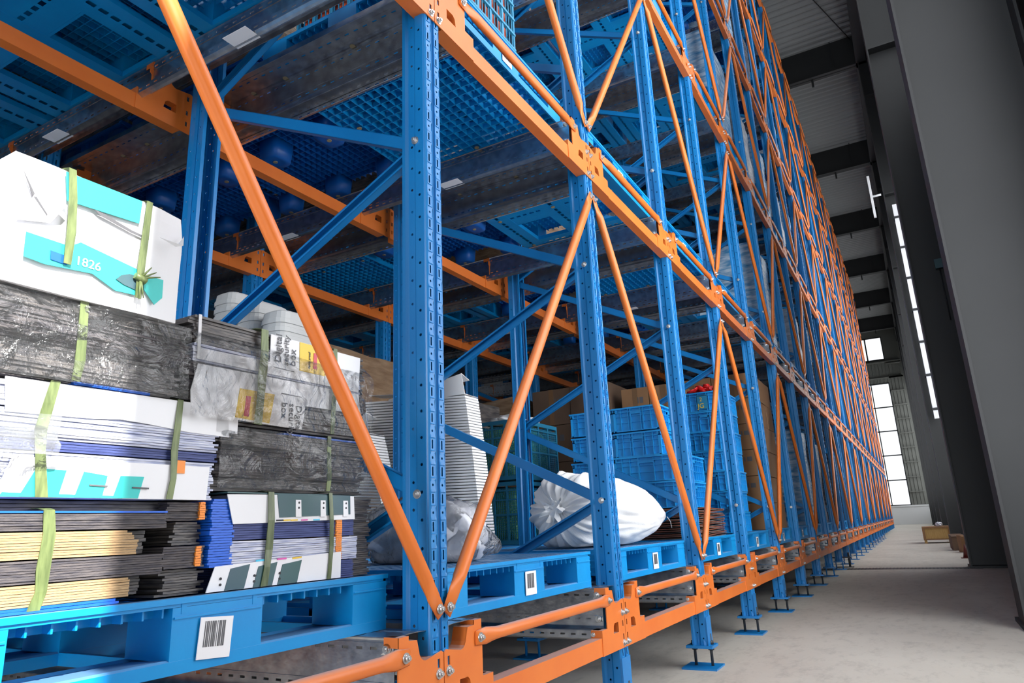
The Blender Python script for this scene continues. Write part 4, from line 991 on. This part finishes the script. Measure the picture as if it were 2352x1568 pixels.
# basket of orange goods on the second tier, first bay
def basket():
    L, Wd, H = .54, .86, .42; b = MB()
    def side(O, ang, w):
        T = Matrix.Translation(O) @ Matrix.Rotation(ang, 4, 'Z'); bb = MB()
        n = int(w/.1)
        for q in range(n+1): x = q*w/n; bb.box(x-.007, x+.007, -.006, .004, 0, H)
        for q in range(n*4): x = (q+.5)*w/n/4; bb.box(x-.0025, x+.0025, -.003, .001, 0, H)
        for z in (0, .085, .17, .255, .34, H-.012): bb.box(-.008, w+.008, -.010, .004, z, z+.012)
        b.add(bb, T)
    side((0, 0, 0), 0, L); side((0, Wd, 0), -PI/2, Wd); side((L, 0, 0), PI/2, Wd); side((L, Wd, 0), PI, L); b.box(0, L, 0, Wd, 0, .006)
    return b.mesh('slatted_basket', 'crate2')
t = put('slatted_basket', basket(), None, (.235, .085, LV+PT+.001), None, None, 'blue slatted basket of orange goods on the second tier above the nearest post', 'basket')
b = MB()
for k in range(9): b.box(.02+k*.057, .06+k*.057, .02, .84, .01, .30+.02*(k % 3))
put('orange_goods', b.mesh('orange_goods', 'basketorange'), t, kind='stuff')
# white carton glimpsed deep on the second tier
put('white_carton', crumple_box(.5, .5, .62, .01, 3).mesh('white_carton', 'white'), None, (.6, 1.25, LV+PT+.002), label='white carton glimpsed above the rail behind the nearest frame', cat='box')

# aisle floor: plywood crate, loose cartons, red cone, steel trestle
t = thing('plywood_crate', (21.2, -1.86, FZ), 'yellow plywood crate on short legs on the aisle floor by the far columns', 'crate')
b = MB(); b.box(0, .9, .02, .66, .09, .40); put('crate_body', b.mesh('crate_body', 'wood'), t)
b = MB(); b.box(-.03, .93, -.0, .68, .40, .44); b.box(-.03, 0, 0, .06, .09, .40); b.box(-.03, 0, .62, .68, .09, .40); b.box(-.02, 0, .06, .62, .09, .12); put('crate_frame', b.mesh('crate_frame', 'carton'), t)
for x in (0, .82):
    for y in (.0, .60): put('leg', MB().box(x, x+.07, y, y+.07, 0, .09).mesh('leg', 'wood'), t)
put('plastic_bundle', blob(0, 0, .05, .09, .08, .06, .4, 8, flat=0).mesh('plastic_bundle', 'bag'), None, (21.35, -1.60, FZ+.44), label='small clear plastic bundle on the plywood crate', cat='bundle')
t = thing('loose_carton', (16.8, -1.72, FZ), 'greyish brown carton leaning in front of the far column', 'box'); put('carton_body', MB().box(0, .4, -.24, 0, 0, .30).mesh('carton_body', 'cartondark'), t, rot=(0, -.12, .1)); t.location.z += .0
put('flap', MB().box(0, .2, -.24, 0, .302, .306).mesh('flap', 'cartondark'), t, rot=(0, -.2, .1))
t = thing('loose_carton', (15.9, -1.86, FZ), 'pale brown carton with an open flap nearest the black column', 'box'); put('carton_body', MB().box(0, .3, -.18, 0, 0, .34).mesh('carton_body', 'carton'), t, rot=(0, 0, .2))
put('flap', MB().box(-.08, 0, -.18, 0, .335, .34).mesh('flap', 'carton'), t, rot=(0, -.15, .2))
t = thing('red_cone', (13.9, -1.83, FZ), 'dull red cone at the foot of the black column', 'cone'); put('cone_body', MB().tube((0, 0, .01), (0, 0, .24), .06, 14, .012).mesh('cone_body', 'red'), t); put('cone_base', MB().box(-.09, .09, -.09, .09, 0, .012).mesh('cone_base', 'red'), t)
t = thing('steel_trestle', (11.7, -.06, FZ), 'small black steel trestle standing under the rack edge by the drain', 'trestle')
for y in (0, .34): put('leg', MB().tube((0, y, 0), (0, y, .24), .018, 8).mesh('leg', 'dark'), t)
put('crossbar', MB().box(-.02, .02, -.04, .38, .15, .17).mesh('crossbar', 'dark'), t); put('foot', MB().box(-.03, .03, -.06, .42, 0, .015).mesh('foot', 'dark'), t)
# column fittings
t = thing('downpipe', (18.15, -1.95, 2.7), 'white square downpipe clipped to the third column', 'pipe')
put('pipe', MB().box(-.06, .06, -.05, .05, 0, 5.7).mesh('pipe', 'wallwhite'), t)
for k in range(7): put('clip', MB().box(-.075, .2, -.065, .065, .2+k*.85, .26+k*.85).mesh('clip', 'dark'), t)
t = thing('aerial', (18.2, -1.5, 8.8), 'thin white panel aerial on a short arm high on the third column', 'aerial')
put('panel', MB().box(-.05, .05, 0, .06, -.6, .6).mesh('panel', 'wallwhite'), t); put('arm', MB().tube((0, 0, 0), (0, -.2, 0), .03, 8).mesh('arm', 'wallwhite'), t)
t = thing('junction_box', (11.47, -2.12, 4.45), 'small dark green junction box on the second, black column', 'junction box')
put('box_body', MB().box(-.08, .0, -.12, 0, 0, .16).mesh('box_body', 'green'), t); put('conduit', MB().tube((-.03, -.06, -.9), (-.03, -.06, 0), .01, 8).mesh('conduit', 'dark'), t)
